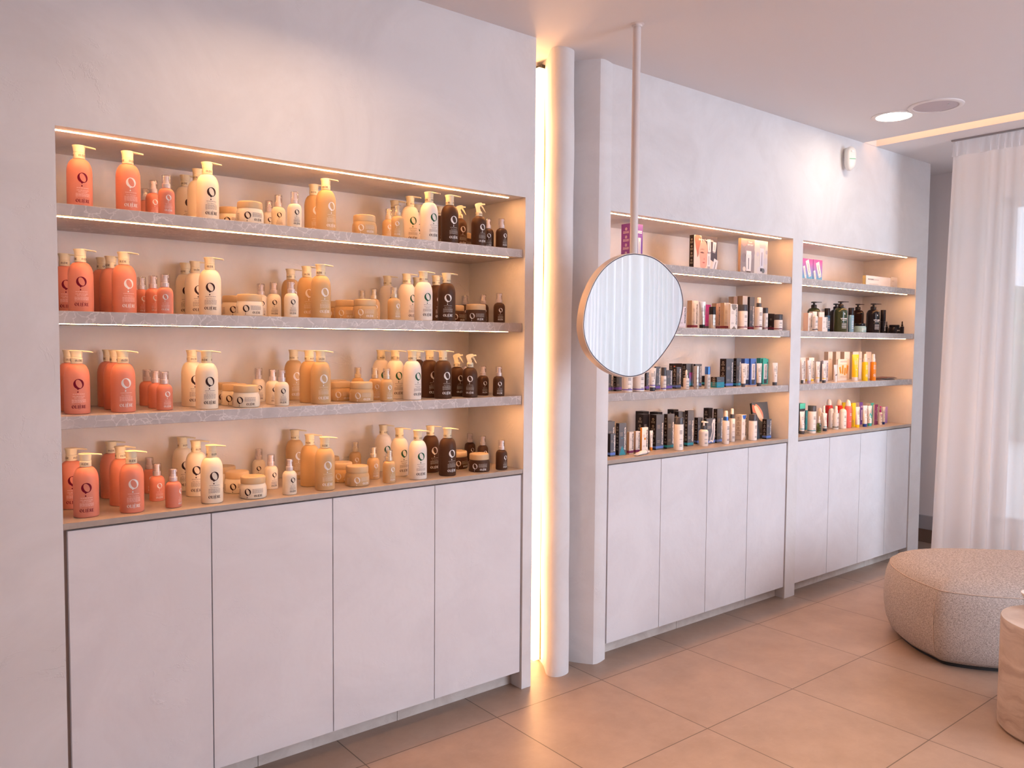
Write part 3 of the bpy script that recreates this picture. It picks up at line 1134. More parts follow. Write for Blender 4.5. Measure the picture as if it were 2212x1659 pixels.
LEFT = {
    1: 'A,0.551,0.122,3 B,0.687,0.105,0 C,0.800,0.346,9 C,0.782,0.173,-4 C,0.789,0.055,0 D,0.946,0.369,3 D,0.945,0.228,46 D,0.935,0.099,2 E,1.061,0.242,-31 E,1.071,0.076,-30 F,1.228,0.294,-11 F,1.208,0.157,-14 F,1.225,0.055,-3 G,1.378,0.222,-8 G,1.365,0.094,11 H,1.515,0.076,-44 I,1.667,0.157,-19 I,1.648,0.055,-34 J,1.794,0.323,-13 J,1.792,0.196,-10 J,1.921,0.348,-9 J,1.800,0.066,1 K,2.026,0.325,-4 K,1.900,0.066,-4 L,2.021,0.168,-5 M,2.087,0.239,-35 L,2.045,0.062,-5 N,2.122,0.100,-26 N,2.161,0.055,2',
    2: 'A,0.540,0.319,-2 A,0.551,0.133,-8 B,0.665,0.372,78 B,0.676,0.299,77 B,0.676,0.128,9 C,0.757,0.240,3 C,0.770,0.150,2 C,0.782,0.060,-13 D,0.942,0.369,-11 D,0.949,0.281,0 D,0.943,0.110,-16 E,1.067,0.220,-26 E,1.070,0.085,-35 F,1.181,0.260,-10 F,1.185,0.150,-14 F,1.213,0.060,-8 G,1.330,0.330,0 G,1.328,0.180,-10 G,1.334,0.075,1 H,1.504,0.320,-44 H,1.500,0.200,-49 H,1.521,0.085,-48 I,1.641,0.330,-11 I,1.624,0.200,-12 I,1.635,0.060,10 J,1.780,0.360,7 J,1.782,0.205,13 J,1.920,0.345,5 J,1.774,0.066,-3 K,1.920,0.194,-4 K,1.886,0.066,-24 M,2.047,0.240,-29 M,2.049,0.085,-56 N,2.167,0.330,-18 N,2.173,0.200,-19 N,2.163,0.070,-23',
    3: 'A,0.534,0.241,7 A,0.529,0.103,-3 B,0.674,0.346,78 B,0.664,0.210,51 B,0.659,0.092,2 C,0.790,0.318,75 C,0.785,0.193,49 C,0.786,0.095,7 D,0.911,0.208,0 D,0.914,0.066,-1 E,1.053,0.277,-37 E,1.049,0.180,-43 E,1.052,0.076,-47 F,1.182,0.292,-10 F,1.178,0.148,-5 F,1.173,0.055,-10 G,1.331,0.310,-3 G,1.322,0.150,65 G,1.328,0.066,-6 H,1.489,0.263,-44 H,1.459,0.174,-33 H,1.501,0.076,-45 I,1.558,0.212,-11 I,1.590,0.131,-9 I,1.599,0.055,1 J,1.681,0.241,-6 J,1.702,0.164,-4 J,1.722,0.066,11 K,1.865,0.260,-2 K,1.855,0.144,-3 K,1.869,0.066,-4 L,1.991,0.140,-5 L,2.003,0.062,-35 N,2.087,0.214,-18 N,2.124,0.132,-13 N,2.151,0.055,-26',
    4: 'A,0.536,0.250,-5 A,0.545,0.084,-9 B,0.682,0.369,77 B,0.676,0.211,59 B,0.675,0.072,-5 C,0.810,0.380,3 C,0.791,0.215,4 C,0.802,0.068,48 D,0.923,0.369,1 D,0.928,0.230,-15 D,0.929,0.072,-4 E,1.071,0.359,-37 E,1.067,0.211,-38 E,1.074,0.076,-44 F,1.215,0.380,-21 F,1.191,0.201,8 F,1.200,0.055,6 G,1.358,0.365,3 G,1.335,0.177,51 G,1.343,0.066,-7 H,1.504,0.359,-44 H,1.475,0.193,-41 H,1.482,0.076,-28 I,1.629,0.369,-10 I,1.606,0.173,-2 I,1.610,0.055,7 J,1.742,0.329,0 J,1.733,0.182,4 J,1.749,0.066,-9 K,1.885,0.182,-1 K,1.893,0.066,-1 M,2.037,0.199,-29 M,2.064,0.076,-59 N,2.209,0.344,-6 N,2.195,0.226,-7 N,2.169,0.055,8',
}
SHZ = {1: (1.930, 'top shelf'), 2: (1.6136, 'second shelf'), 3: (1.2984, 'third shelf'), 4: (.9784, 'worktop')}
RANK = {1: [''], 2: ['front', 'rear'], 3: ['front', 'middle', 'rear'], 4: ['frontmost', 'second', 'third', 'rearmost']}
PROTO = {}
rg = random.Random(5)
for row in (1, 2, 3, 4):
    items = [s_.split(',') for s_ in LEFT[row].split()]
    byt = {}
    for it in items:
        byt.setdefault(it[0], []).append(it)
    for t, lst in byt.items():
        lst.sort(key=lambda a: float(a[2]))
        for k, (_, x, y, rot) in enumerate(lst):
            if t not in PROTO:
                PROTO[t] = make(t)
                o = PROTO[t]
            else:
                o = copy_tree(PROTO[t])
            z, shn = SHZ[row]
            o.location = (float(x), float(y), z + .0003)
            o.rotation_euler = (0, 0, radians(float(rot) + (23.5 if TYPES[t][0] == 'jar' else 0)))
            n = len(lst)
            lab = TYPES[t][6]
            if n == 1:
                lab += ', the only one on left niche ' + shn
            else:
                lab += ', %s of %s on left niche %s' % (RANK[n][k], ['', '', 'two', 'three', 'four'][n], shn)
            tag(o, lab, {'pump': 'bottle', 'serum': 'bottle', 'jar': 'jar', 'spray': 'bottle'}[TYPES[t][0]], GROUPN[TYPES[t][0]])
            # pumps are twisted so the spout points along the shelf whatever way the label faces
            for ch in o.children:
                if ch.name.split('.')[0] in ('pump_head', 'spray_head', 'pump'):
                    ch.rotation_euler.z = radians(rg.uniform(-24, -6) if row < 4 else rg.uniform(-22, 2)) - radians(float(rot)) + math.atan2(-float(x), 2.7 + float(y)) * .8
                elif ch.name.split('.')[0] == 'neck_band':
                    ch.rotation_euler.z = rg.uniform(-.9, .9)

# ------------------------------------------------------------------ skin care of the middle and right niches
PAL = {'PU': '6a4aa0', 'PV': '7a3f9c', 'BK': '221d20', 'TN': 'b09a86', 'WH': 'efe6e0', 'OL': 'b3a878', 'WG': 'd8d0ca', 'LI': 'd8d2de',
       'MA': '7c1f3a', 'SI': 'cfc8c4', 'SV': 'd6cdc6', 'MG': 'b0348c', 'GR': '4a4a55', 'RO': 'b79a8e', 'DG': '45454c', 'SL': '565d68',
       'VI': '6a4fb0', 'BL': '5b7fd0', 'TE': '1f8fa6', 'BT': '2b93b8', 'CB': '4a78c4', 'NB': '1f3f92', 'GT': '1d7f88', 'PL': '7a2a64',
       'OR': 'f09a20', 'OG': 'ef8a1a', 'PK': 'ecd2c6', 'NV': '2a4a66', 'LB': '7fa9c0', 'BR': '2a1a16', 'TG': '9fb9b6', 'GN': '35402a',
       'YE': 'f5cf1d', 'LV': 'b9a6c8', 'LW': 'e6e0e6', 'SB': '8a90a6', 'TP': 'b5a596', 'GD': '7f8a3e', 'RD': 'c8282a', 'RE': 'e8402c',
       'CO': 'f0706a', 'TQ': '3fb8b0', 'LP': 'a884c8', 'ST': 'f4efec'}
METAL = {'SI', 'SV', 'CB'}


def pm(c, gl=None):
    r_ = .32 if gl is None else gl
    nm = 'finish_%s_%d' % (c.lower(), int(r_ * 100))
    return mat(nm, PAL[c], r_, .75 if c in METAL else 0, .22 if c in ('BK', 'BR') else .45)


GRADM = mat('purple_blue_print', (.5, .3, .6), .35)
nt = GRADM.node_tree
sx_ = N(nt, 'ShaderNodeSeparateXYZ')
tc_ = N(nt, 'ShaderNodeTexCoord')
rp = ramp(nt, [(.05, lin('4fb4d8')), (.5, lin('8f7fc8')), (.95, lin('b0489c'))])
nt.links.new(tc_.outputs['Generated'], sx_.inputs[0])
nt.links.new(sx_.outputs[2], rp.inputs[0])
nt.links.new(rp.outputs[0], nt.nodes['Principled BSDF'].inputs['Base Color'])
WORD = 'dermalogica'


def face_print(pr, w, d, name, material, parent, side='f'):
    """lay artwork on the front (s from the left edge) or the left side of a carton"""
    if side == 'f':
        fn = lambda s, z: (s, -.0004, z)
    else:
        fn = lambda s, z: (-.0004, d - s, z)
    return link(name, pmesh(pr.plane(fn), name, material), parent)


def carton(w, d, h, opt, seed):
    o_ = opt.split('/')
    fc, scol, stc, let = o_[:4]
    ex = o_[4] if len(o_) > 4 else ''
    rnd = random.Random(seed)
    alias = {'FACE': 'PK', 'SPOT': 'WG', 'PINK': 'PU', 'CAR1': 'CB', 'CAR2': 'TQ', 'ORP': 'WH'}
    fm = GRADM if fc == 'PINK' else mat('print_blue', '3f6fc0', .4) if fc == 'CAR1' else pm(alias.get(fc, fc), .4)
    mats = [fm, pm(scol, .4)]
    m = MB()
    z0 = 0
    if stc != '-':
        mats.append(mat('stripe_' + stc.lower(), PAL[stc], .4))
        hs = .030 if ex == 'LOW' else .012
        s0 = 0 if ex == 'LOW' else .007
        for za, zb_, k in ((0, s0, 0), (s0, s0 + hs, 2), (s0 + hs, h, 0)):
            if zb_ <= za:
                continue
            m.add([(0, 0, za), (w, 0, za), (w, 0, zb_), (0, 0, zb_)], [(0, 1, 2, 3)], k)
            m.add([(w, 0, za), (w, d, za), (w, d, zb_), (w, 0, zb_)], [(0, 1, 2, 3)], k)
            m.add([(w, d, za), (0, d, za), (0, d, zb_), (w, d, zb_)], [(0, 1, 2, 3)], k)
            m.add([(0, d, za), (0, 0, za), (0, 0, zb_), (0, d, zb_)], [(0, 1, 2, 3)], 1 if k == 0 else k)
        m.add([(0, 0, h), (w, 0, h), (w, d, h), (0, d, h)], [(0, 1, 2, 3)], 0)
        m.add([(0, 0, 0), (0, d, 0), (w, d, 0), (w, 0, 0)], [(0, 1, 2, 3)], 0)
    else:
        m.box(0, 0, 0, w, d, h, 0)
        m.m[4] = 1
    o = m.obj('carton', mats)
    big = fc in ('FACE', 'SPOT', 'PINK', 'ORP') or fc == 'PU'
    wi, bi = INK['white'], INK['black']
    if let in ('w', 'k'):
        p_ = Print()
        size = min(w * .40, .0145)
        wid = text_polys(WORD, .03)[2]
        length = min(h * .72, .118)
        vs, fs, tw = text_polys(WORD, .03)
        sx = length / tw
        k = len(p_.v)
        if w > h:                    # carton lying down
            p_.text('BODY TONING', w * .08, h * .62, .011, 'l', .02)
        else:
            for (a, b_) in vs:
                p_.v.append((w * .80 + w * .10 - (b_) * size, .024 + a * sx))
            for f in fs:
                p_.f.append([k + i for i in f])
        face_print(p_, w, d, 'lettering', wi if let == 'w' else bi, o)
    if not big and let != 'h':
        p_ = Print()
        p_.lines(w * .14, w * .52, h * .60, h * .72, 4, rnd, .35)
        p_.lines(w * .14, w * .5, h * .20, h * .28, 3, rnd, .35)
        face_print(p_, w, d, 'small_print', INK['dim'] if fc in ('SL', 'BK', 'DG') else INK['greyink'], o)
    if d > .02 and scol in ('BK', 'TN', 'PV', 'PU', 'DG', 'WG', 'WH', 'OR') and not fc == 'SPOT':
        p_ = Print()
        for k in range(4):
            zc_ = h * (.87 - .2 * k)
            p_.ring(ell(d / 2, zc_, min(d, .04) * .17, min(d, .04) * .17, 0, 12), ell(d / 2, zc_, min(d, .04) * .09, min(d, .04) * .09, 0, 12))
            p_.lines(d * .2, d * .8, zc_ - h * .115, zc_ - h * .05, 3, rnd, .4)
        face_print(p_, w, d, 'side_icons', INK['dim'] if scol in ('BK', 'DG', 'TN') else INK['white'] if scol in ('PV', 'PU') else INK['greyink'], o, 's')

    def shape(pts, name, colr, lift=.0005):
        p2 = Print()
        p2.poly(pts)
        return link(name, pmesh(p2.plane(lambda s, z: (s, -lift, z)), name, mat('ink_' + colr, colr, .4)), o)

    def tubeart(cx, z0, z1, ww, ang, colr, cap):
        ca, sa = cos(ang), sin(ang)
        base = [(-ww * .42, 0), (ww * .42, 0), (ww * .5, z1 - z0), (-ww * .5, z1 - z0)]
        rot = lambda q: (cx + q[0] * ca - q[1] * sa, z0 + q[0] * sa + q[1] * ca)
        shape([rot(q) for q in base], 'printed_tube', colr, .0007)
        c_ = [(-ww * .38, -(z1 - z0) * .16), (ww * .38, -(z1 - z0) * .16), (ww * .38, 0), (-ww * .38, 0)]
        shape([rot(q) for q in c_], 'printed_cap', cap, .0007)
        shape([rot(q) for q in [(-ww * .06, (z1 - z0) * .12), (ww * .06, (z1 - z0) * .12), (ww * .06, (z1 - z0) * .8), (-ww * .06, (z1 - z0) * .8)]], 'printed_letters', '5a5a66', .0009)
    if ex == 'TRI':
        shape([(w * .05, .001), (w * .95, .001), (w * .42, h * .30)], 'teal_triangle', '1f8fa6')
        p_ = Print()
        p_.rect(w * .30, h * .52, w * .50, h * .535)
        p_.rect(w * .385, h * .50, w * .415, h * .555)
        face_print(p_, w, d, 'plus_sign', mat('ink_1f8fa6', '1f8fa6', .4), o)
    if ex in ('HEX', 'SEM'):
        cl = '8a8480' if ex == 'HEX' else '3a6fd0'
        shape([(w * .5 + w * .36 * cos(a), h * .985 + w * .5 * sin(a)) for a in [pi + pi * k / 14 for k in range(15)]], 'half_circle', cl)
        shape([(w * .2, .001), (w * .85, .001), (w * .55, h * .13)], 'bottom_triangle', '8a7f78' if ex == 'HEX' else 'd9b9a0')
    if ex == 'SWO':
        pts = [(w * .3, h * .04), (w * .55, h * .10), (w * .78, h * .04), (w * .97, h * .3), (w * .97, h * .97), (w * .72, h * .95), (w * .6, h * .78), (w * .66, h * .5), (w * .5, h * .28)]
        shape(pts, 'white_swoosh', 'e6e0e0')
        shape([(w * .38, h * .10), (w * .55, h * .16), (w * .74, h * .12), (w * .84, h * .4), (w * .86, h * .82), (w * .76, h * .82), (w * .72, h * .5), (w * .55, h * .25)], 'grey_window', '8c929c', .0007)
    if ex == 'COP':
        shape([(w * .08, h * .62), (w * .22, h * .62), (w * .22, h * .9), (w * .08, h * .9)], 'copper_picture', 'c0603a')
    if ex == 'GRAD':
        link('colour_panel', MB().box(w * .45, -.0008, h * .06, w * .95, -.0002, h * .62).mesh('colour_panel', GRADM), o)
    if ex == 'ORG':
        shape([(w * .35, h * .50), (w * .65, h * .50), (w * .65, h * .58), (w * .35, h * .58)], 'orange_mark', 'e0901c')
    if ex == 'TTOP':
        shape([(0, h * .82), (w, h * .82), (w, h), (0, h)], 'teal_band', '4fc0b0')
    if fc in ('CAR1', 'CAR2'):
        shape([(w * .18, h * .20), (w * .82, h * .20), (w * .82, h * .80), (w * .18, h * .80)], 'white_panel', 'd8d4d8')
        shape([(w * .22, h * .03), (w * .78, h * .03), (w * .78, h * .20), (w * .22, h * .20)], 'dark_cap_print', '3c4250', .0006)
        p_ = Print()
        for (a, b_) in text_polys(WORD, .03)[0]:
            p_.v.append((w * .62 - b_ * w * .26, h * .25 + a * h * .5 / text_polys(WORD, .03)[2]))
        p_.f = [list(f) for f in text_polys(WORD, .03)[1]]
        link('panel_lettering', pmesh(p_.plane(lambda s, z: (s, -.0009, z)), 'panel_lettering', bi), o)
    if fc == 'PU':
        tubeart(w * .72, h * .2, h * .66, w * .24, 0, 'd8d4e4', '3a3348')
        p_ = Print()
        p_.lines(w * .45, w * .92, h * .76, h * .84, 2, rnd, .6)
        face_print(p_, w, d, 'heading_print', wi, o)
    if fc == 'PINK':
        if w > .12:
            tubeart(w * .80, h * .30, h * .97, w * .20, .35, 'f2e6e8', 'd9d2dc')
            tubeart(w * .55, h * .18, h * .68, w * .12, .30, 'f0e4e6', 'd9d2dc')
            tubeart(w * .18, h * .20, h * .70, w * .18, .2, 'f2e6e8', 'd9d2dc')
        else:
            tubeart(w * .72, h * .32, h * .92, w * .38, .35, 'f2e6e8', 'd9d2dc')
            tubeart(w * .25, h * .16, h * .52, w * .22, .30, 'f0e4e6', 'd9d2dc')
    if fc == 'SPOT':
        shape([(0, 0), (w * .5, 0), (w * .5, h), (0, h)], 'left_panel', '9a8f90', .0003)
        rr = random.Random(4)
        for (cx, cz, r_, cl) in ((.12, .90, .13, 'b09a98'), (.33, .63, .24, 'a2979c'), (.12, .45, .13, '8f8488'), (.80, .88, .16, 'c3bcc2'), (.62, .6, .07, 'ccc6cc'), (.93, .42, .10, 'd0cace'), (.70, .12, .12, 'd6d0d2'), (.9, .15, .08, 'c9c2c8'), (.96, .68, .06, 'b9b2ba')):
            shape([p for p in [(w * min(max(cx + r_ * cos(a) * h / w, .005), .995), h * min(max(cz + r_ * sin(a), .005), .995)) for a in [2 * pi * k / 24 for k in range(24)]]], 'printed_sphere', cl, .0005)
        tubeart(w * .29, h * .08, h * .55, w * .20, 0, 'efe6e2', '5a4a44')
        shape([(w * .2, h * .55), (w * .38, h * .55), (w * .38, h * .66), (w * .2, h * .66)], 'printed_pump', 'f4efee', .0008)
        tubeart(w * .78, h * .20, h * .78, w * .15, 0, 'd9d6e0', '4c4650')
        for cx, cl in ((.13, 'e6d8cc'), (.84, '6f7478')):
            shape(ell(w * cx, h * .13, .014, .014, 0, 18), 'round_seal', cl, .001)
        p_ = Print()
        p_.text('Power', w * .34, h * .89, .013, 'c', .02)
        p_.text('dark spot', w * .34, h * .82, .014, 'c', .03)
        link('lettering', pmesh(p_.plane(lambda s, z: (s, -.0011, z)), 'lettering', wi), o)
    if fc == 'FACE':
        shape([(0, 0), (w * .45, 0), (w * .5, h * .4), (w * .5, h), (0, h)], 'pale_backdrop', 'e6d3c8', .0003)
        shape([(w * .42, h * .45), (w, h * .2), (w, h), (w * .3, h)], 'hair_print', '4a4650', .0004)
        fcn = smoothpoly([(w * .30, h * .06), (w * .52, h * .10), (w * .58, h * .40), (w * .56, h * .72), (w * .42, h * .86), (w * .26, h * .74), (w * .22, h * .48), (w * .26, h * .28)], 5)
        shape(fcn, 'printed_face', 'e2a898', .0005)
        shape(smoothpoly([(w * .03, h * .98), (w * .26, h * .98), (w * .30, h * .88), (w * .22, h * .62), (w * .20, h * .45), (w * .15, h * .36), (w * .12, h * .5), (w * .06, h * .70)], 4), 'printed_hand', 'b87462', .0006)
        shape(smoothpoly([(w * .26, h * .50), (w * .34, h * .53), (w * .44, h * .50), (w * .36, h * .487)], 3), 'closed_eye', '6a4038', .0007)
        shape(smoothpoly([(w * .25, h * .585), (w * .35, h * .615), (w * .45, h * .59), (w * .35, h * .60)], 3), 'eyebrow', '8a5a4a', .0007)
        shape(smoothpoly([(w * .36, h * .22), (w * .42, h * .236), (w * .48, h * .22), (w * .42, h * .20)], 3), 'lips', 'c0605c', .0007)
        shape(smoothpoly([(w * .40, h * .33), (w * .45, h * .35), (w * .47, h * .31), (w * .42, h * .30)], 3), 'nose', 'd08f80', .0007)
        for (cx, z0, z1, ww, an) in ((.66, .55, .92, .15, .10), (.86, .58, .86, .15, -.1), (.64, .12, .50, .15, 0.0), (.86, .02, .36, .20, -.35)):
            tubeart(w * cx, h * z0, h * z1, w * ww, an, 'e4e0e4', 'a8a4ae')
        p_ = Print()
        p_.text('discover healthy skin', w * .5, h * .86, .0150, 'c', .02)
        link('lettering', pmesh(p_.plane(lambda s, z: (s, -.0013, z)), 'lettering', wi), o)
    if fc == 'ORP':
        shape([(w * .04, h * .10), (w * .96, h * .10), (w * .96, h * .78), (w * .04, h * .78)], 'picture_panel', 'ecd8c8', .0003)
        for cx, z0, z1, an in ((.26, .34, .66, .35), (.42, .32, .72, 0), (.60, .26, .6, -.1), (.76, .32, .72, -.2)):
            tubeart(w * cx, h * z0, h * z1, w * .15, an, 'f0a020', 'f0d8c0')
        p_ = Print()
        p_.lines(w * .2, w * .8, h * .15, h * .22, 2, rnd)
        face_print(p_, w, d, 'small_print', INK['greyink'], o)
        p_ = Print()
        p_.lines(w * .2, w * .8, h * .84, h * .93, 2, rnd)
        face_print(p_, w, d, 'heading_print', INK['greyink'], o)
    if let == 'h':
        p_ = Print()
        p_.text('CEBELIA', w * .5, h * .72, .0085, 'c', .02)
        face_print(p_, w, d, 'lettering', INK['greyink'], o)
    return o


def marks(r, h0, h1, parent, ink, seed, word=True, turn=.25):
    p_ = Print()
    rnd = random.Random(seed)
    w_ = min(r * 1.1, .016)
    p_.lines(-w_ / 2 + turn * r, w_ / 2 + turn * r, h0 + (h1 - h0) * .62, h0 + (h1 - h0) * .78, 3, rnd, .4)
    if word:
        p_.text(WORD, turn * r, h0 + (h1 - h0) * .42, w_ / 4.2, 'c', .03)
    p_.lines(-w_ / 2 + turn * r, w_ / 2 + turn * r, h0 + (h1 - h0) * .14, h0 + (h1 - h0) * .24, 2, rnd, .4)
    return link('print', pmesh(p_.cyl(r, .0004), 'print', ink), parent)


def band(r, z0, z1, colr, parent):
    return MB().lathe([(r + .0003, z0), (r + .0003, z1)], 32, caps=False).obj('stripe', mat('stripe_' + colr.lower(), PAL[colr], .4), parent, 60)


def ctube(pts, r, n=24):
    return MB().lathe(pts, n)


def bottle(kind, r, h, opt, seed):
    o_ = opt.split('/')
    e = empty('bottle')
    bk = INK['black']
    if kind == 'b':                       # straight bottle with a tall cap
        ch = h * float(o_[3])
        zb_ = h - ch
        MB().lathe([(r * .93, 0), (r, .002), (r, zb_ - .003), (r * .97, zb_), (r * .8, zb_ + .001)], 32).obj('body', pm(o_[0]), e, 35)
        rr = r * .985
        dome = o_[1] == 'WH' and float(o_[3]) <= .2
        if dome:
            MB().lathe([(r * .9, zb_ + .001)] + [(r * .94 * cos(a), zb_ + .002 + (ch - .002) * sin(a)) for a in [pi / 2 * k / 8 for k in range(9)]], 32).obj('cap', pm(o_[1]), e, 50)
        else:
            MB().lathe([(rr * .94, zb_ + .0012), (rr, zb_ + .002), (rr, h - .003), (rr * .95, h), (0, h)], 32).obj('cap', pm(o_[1], .28), e, 35)
        if o_[2] != '-':
            band(r, zb_ * .10, zb_ * .10 + .005, o_[2], e)
        marks(r, 0, zb_, e, bk, seed)
        return e
    if kind == 's':                       # mist / spray bottle
        nb = h * .70
        MB().lathe([(r * .93, 0), (r, .002), (r, nb - .006), (r * .95, nb - .001), (r * .6, nb + .001)], 32).obj('body', pm(o_[0]), e, 35)
        MB().lathe([(r * .66, nb + .0015), (r * .66, nb + h * .12), (r * .55, nb + h * .13)], 28).obj('collar', pm(o_[1]), e, 35)
        MB().lathe([(r * .50, nb + h * .132), (r * .50, h * .92), (r * .46, h * .985), (r * .36, h), (0, h)], 28).obj('spray_head', pm(o_[2]), e, 45)
        MB().tube([(0, -r * .40, h * .93), (0, -r * .54, h * .93)], r * .12, 8).obj('nozzle', pm(o_[2]), e, 45)
        if o_[3] != '-':
            band(r, nb * .12, nb * .12 + .005, o_[3], e)
        if o_[0] in ('YE', 'OG'):
            p_ = Print()
            p_.ring(ell(r * .1, nb * .28, r * .55, r * .55, 0, 20), ell(r * .1, nb * .28, r * .47, r * .47, 0, 20))
            p_.poly(ell(r * .05, nb * .28, r * .16, r * .3, .6, 12))
            p_.lines(-r * .4, r * .5, nb * .6, nb * .85, 4, random.Random(seed), .35)
            link('print', pmesh(p_.cyl(r, .0004), 'print', INK['white']), e)
        else:
            marks(r, 0, nb, e, bk, seed)
        return e
    if kind == 'p':                       # small pump bottle
        nb = h * .66
        MB().lathe([(r * .93, 0), (r, .003), (r, nb - r * .6)] + shoulder(r, nb - r * .55, nb, r * .5, 7) + [(r * .48, nb + .001)], 32).obj('body', pm(o_[0]), e, 40)
        MB().lathe([(r * .50, nb + .0015), (r * .50, nb + h * .15), (r * .4, nb + h * .16)], 24).obj('collar', pm(o_[1]), e, 35)
        hd_ = MB().lathe([(r * .22, nb + h * .162), (r * .22, h * .93), (r * .5, h * .94), (r * .5, h * .985), (r * .4, h), (0, h)], 24).obj('pump_head', pm(o_[2]), e, 35)
        MB().tube([(r * .2, 0, h * .96), (r * .95, 0, h * .95)], r * .16, 8).obj('nozzle', pm(o_[2]), hd_, 45)
        if o_[2] == 'MG':
            p_ = Print()
            p_.poly(ell(0, nb * .82, r * .55, r * .55, 0, 18))
            link('round_mark', pmesh(p_.cyl(r, .0006), 'round_mark', pm('MG')), e)
        marks(r, 0, nb, e, bk, seed)
        return e
    if kind == 'P':                       # large glossy salon pump bottle
        nb = h * .79
        g = .16
        MB().lathe([(r * .94, 0), (r, .004), (r, nb - r * .75)] + shoulder(r, nb - r * .7, nb, r * .42, 9) + [(r * .4, nb + .001)], 44).obj('body', pm(o_[0], g), e, 40)
        MB().lathe([(r * .43, nb + .0015), (r * .44, nb + h * .085), (r * .36, nb + h * .11), (r * .2, nb + h * .115)], 28).obj('collar', pm('BK', .3), e, 35)
        hd_ = MB().lathe([(r * .16, nb + h * .117), (r * .16, h * .955), (r * .45, h * .965), (r * .45, h * .99), (r * .38, h), (0, h)], 24).obj('pump_head', pm('BK', .3), e, 35)
        MB().loft([[(r * .1, -r * .2, h * .97), (r * .1, r * .2, h * .97), (r * .1, r * .2, h * .998), (r * .1, -r * .2, h * .998)],
                   [(r * 1.25, -r * .12, h * .975), (r * 1.25, r * .12, h * .975), (r * 1.25, r * .12, h * .993), (r * 1.25, -r * .12, h * .993)]]).obj('nozzle', pm('BK', .3), hd_)
        if o_[2] in ('L', 'G'):
            p_ = Print()
            p_.text('VITAMIN', .006, nb * .52, .0135, 'c', .02)
            p_.poly(ell(.006, nb * .75, .003, .006, .3, 12))
            p_.lines(-.012, .024, nb * .15, nb * .38, 6, random.Random(seed), .3)
            p_.lines(-.012, .024, nb * .46, nb * .50, 1, random.Random(seed), .4)
            link('lettering', pmesh(p_.cyl(r, .0005), 'lettering', INK['white']), e)
            p2 = Print()
            p2.rect(-.016, nb * .41, .028, nb * .435)
            link('colour_bar', pmesh(p2.cyl(r, .0006), 'colour_bar', mat('gold_bar', (.75, .48, .12), .35, .5) if o_[2] == 'G' else mat('ice_bar', (.45, .62, .66), .4)), e)
        return e
    if kind == 'n':                       # spray can
        zc_ = h * (1 - float(o_[2]))
        MB().lathe([(r * .93, 0), (r, .002), (r, zc_ - .002), (r * .95, zc_)], 32).obj('body', pm(o_[0], .25), e, 35)
        MB().lathe([(r * .97, zc_ + .0008), (r * .99, zc_ + .002), (r * .99, h - .003), (r * .93, h), (0, h)], 32).obj('cap', pm(o_[1], .2), e, 35)
        p_ = Print()
        p_.lines(-r * .1, r * .75, zc_ * .2, zc_ * .7, 5, random.Random(seed), .35)
        p_.text('VITAMIN', r * .3, zc_ * .76, .0042, 'c', .02)
        link('print', pmesh(p_.cyl(r, .0004), 'print', INK['white']), e)
        return e
    if kind == 'j':                       # low jar
        zl = h * .70
        body = pm(o_[0], .12)
        MB().lathe([(r * .9, 0), (r, .004), (r, zl * .8), (r * .9, zl), (r * .8, zl + .001)], 40).obj('body', body, e, 35)
        MB().lathe([(r * .84, zl + .0015), (r * .86, zl + .003), (r * .86, h - .003), (r * .8, h), (0, h)], 40).obj('lid', pm('BK', .25), e, 35)
        p_ = Print()
        p_.lines(-.004, .032, zl * .40, zl * .62, 2, random.Random(seed), .4)
        link('print', pmesh(p_.cyl(r, .0004), 'print', INK['white']), e)
        if o_[0] == 'BK':
            p2 = Print()
            p2.rect(-.004, zl * .22, .032, zl * .30)
            link('colour_bar', pmesh(p2.cyl(r, .0005), 'colour_bar', mat('gold_bar', (1, 1, 1))), e)
        return e
    if kind == 'd':                       # dropper bottle
        nb = h * .58
        body = clearmat('green_glass', (.42, .48, .14), .1) if o_[0] == 'GD' and 'green_glass' not in MATS else MATS.get('green_glass') if o_[0] == 'GD' else pm(o_[0], .3)
        MB().lathe([(r * .9, 0), (r, .002), (r, nb - r * .35)] + shoulder(r, nb - r * .3, nb, r * .5, 5) + [(r * .48, nb + .001)], 28).obj('body', body, e, 40)
        if o_[0] == 'GD':
            MB().lathe([(r * .86, .003), (r * .88, nb * .62), (0, nb * .62)], 24).obj('serum', mat('green_serum', (.26, .33, .07), .3), e, 40)
            band(r, .003, nb * .16, 'GD', e)
        MB().lathe([(r * .55, nb + .0015), (r * .57, nb + h * .13), (r * .5, nb + h * .15), (r * .3, nb + h * .152)], 24).obj('collar', pm(o_[1]), e, 35)
        MB().lathe([(r * .34, nb + h * .153), (r * .36, h * .88), (r * .30, h * .96), (r * .14, h), (0, h)], 20).obj('rubber_bulb', pm('WH' if o_[0] != 'BK' else 'BK'), e, 50)
        if o_[0] != 'BK':
            marks(r, 0, nb, e, bk, seed)
        return e
    if kind == 'a':                       # slim spray can with rounded white cap
        nb = h * .78
        MB().lathe([(r * .94, 0), (r, .003), (r, nb * .90)] + shoulder(r, nb * .91, nb, r * .70, 6), 36).obj('body', pm(o_[0]), e, 40)
        dome = [(r * .72, nb + .0008), (r * .74, nb + .004)] + [(r * .74 * cos(a) ** .8 if a < 1.57 else 0, nb + .004 + (h - nb - .004) * sin(a)) for a in [pi / 2 * k / 9 for k in range(1, 10)]]
        c_ = MB().lathe(dome, 32)
        for i, (x, y, z) in enumerate(c_.v):     # the cap slopes a little to one side
            c_.v[i] = (x, y, z - max(0, z - nb - .004) * .22 * (x / r))
        c_.obj('cap', pm(o_[1]), e, 50)
        p_ = Print()
        p_.lines(-r * .1, r * .7, nb * .55, nb * .68, 2, random.Random(seed), .45)
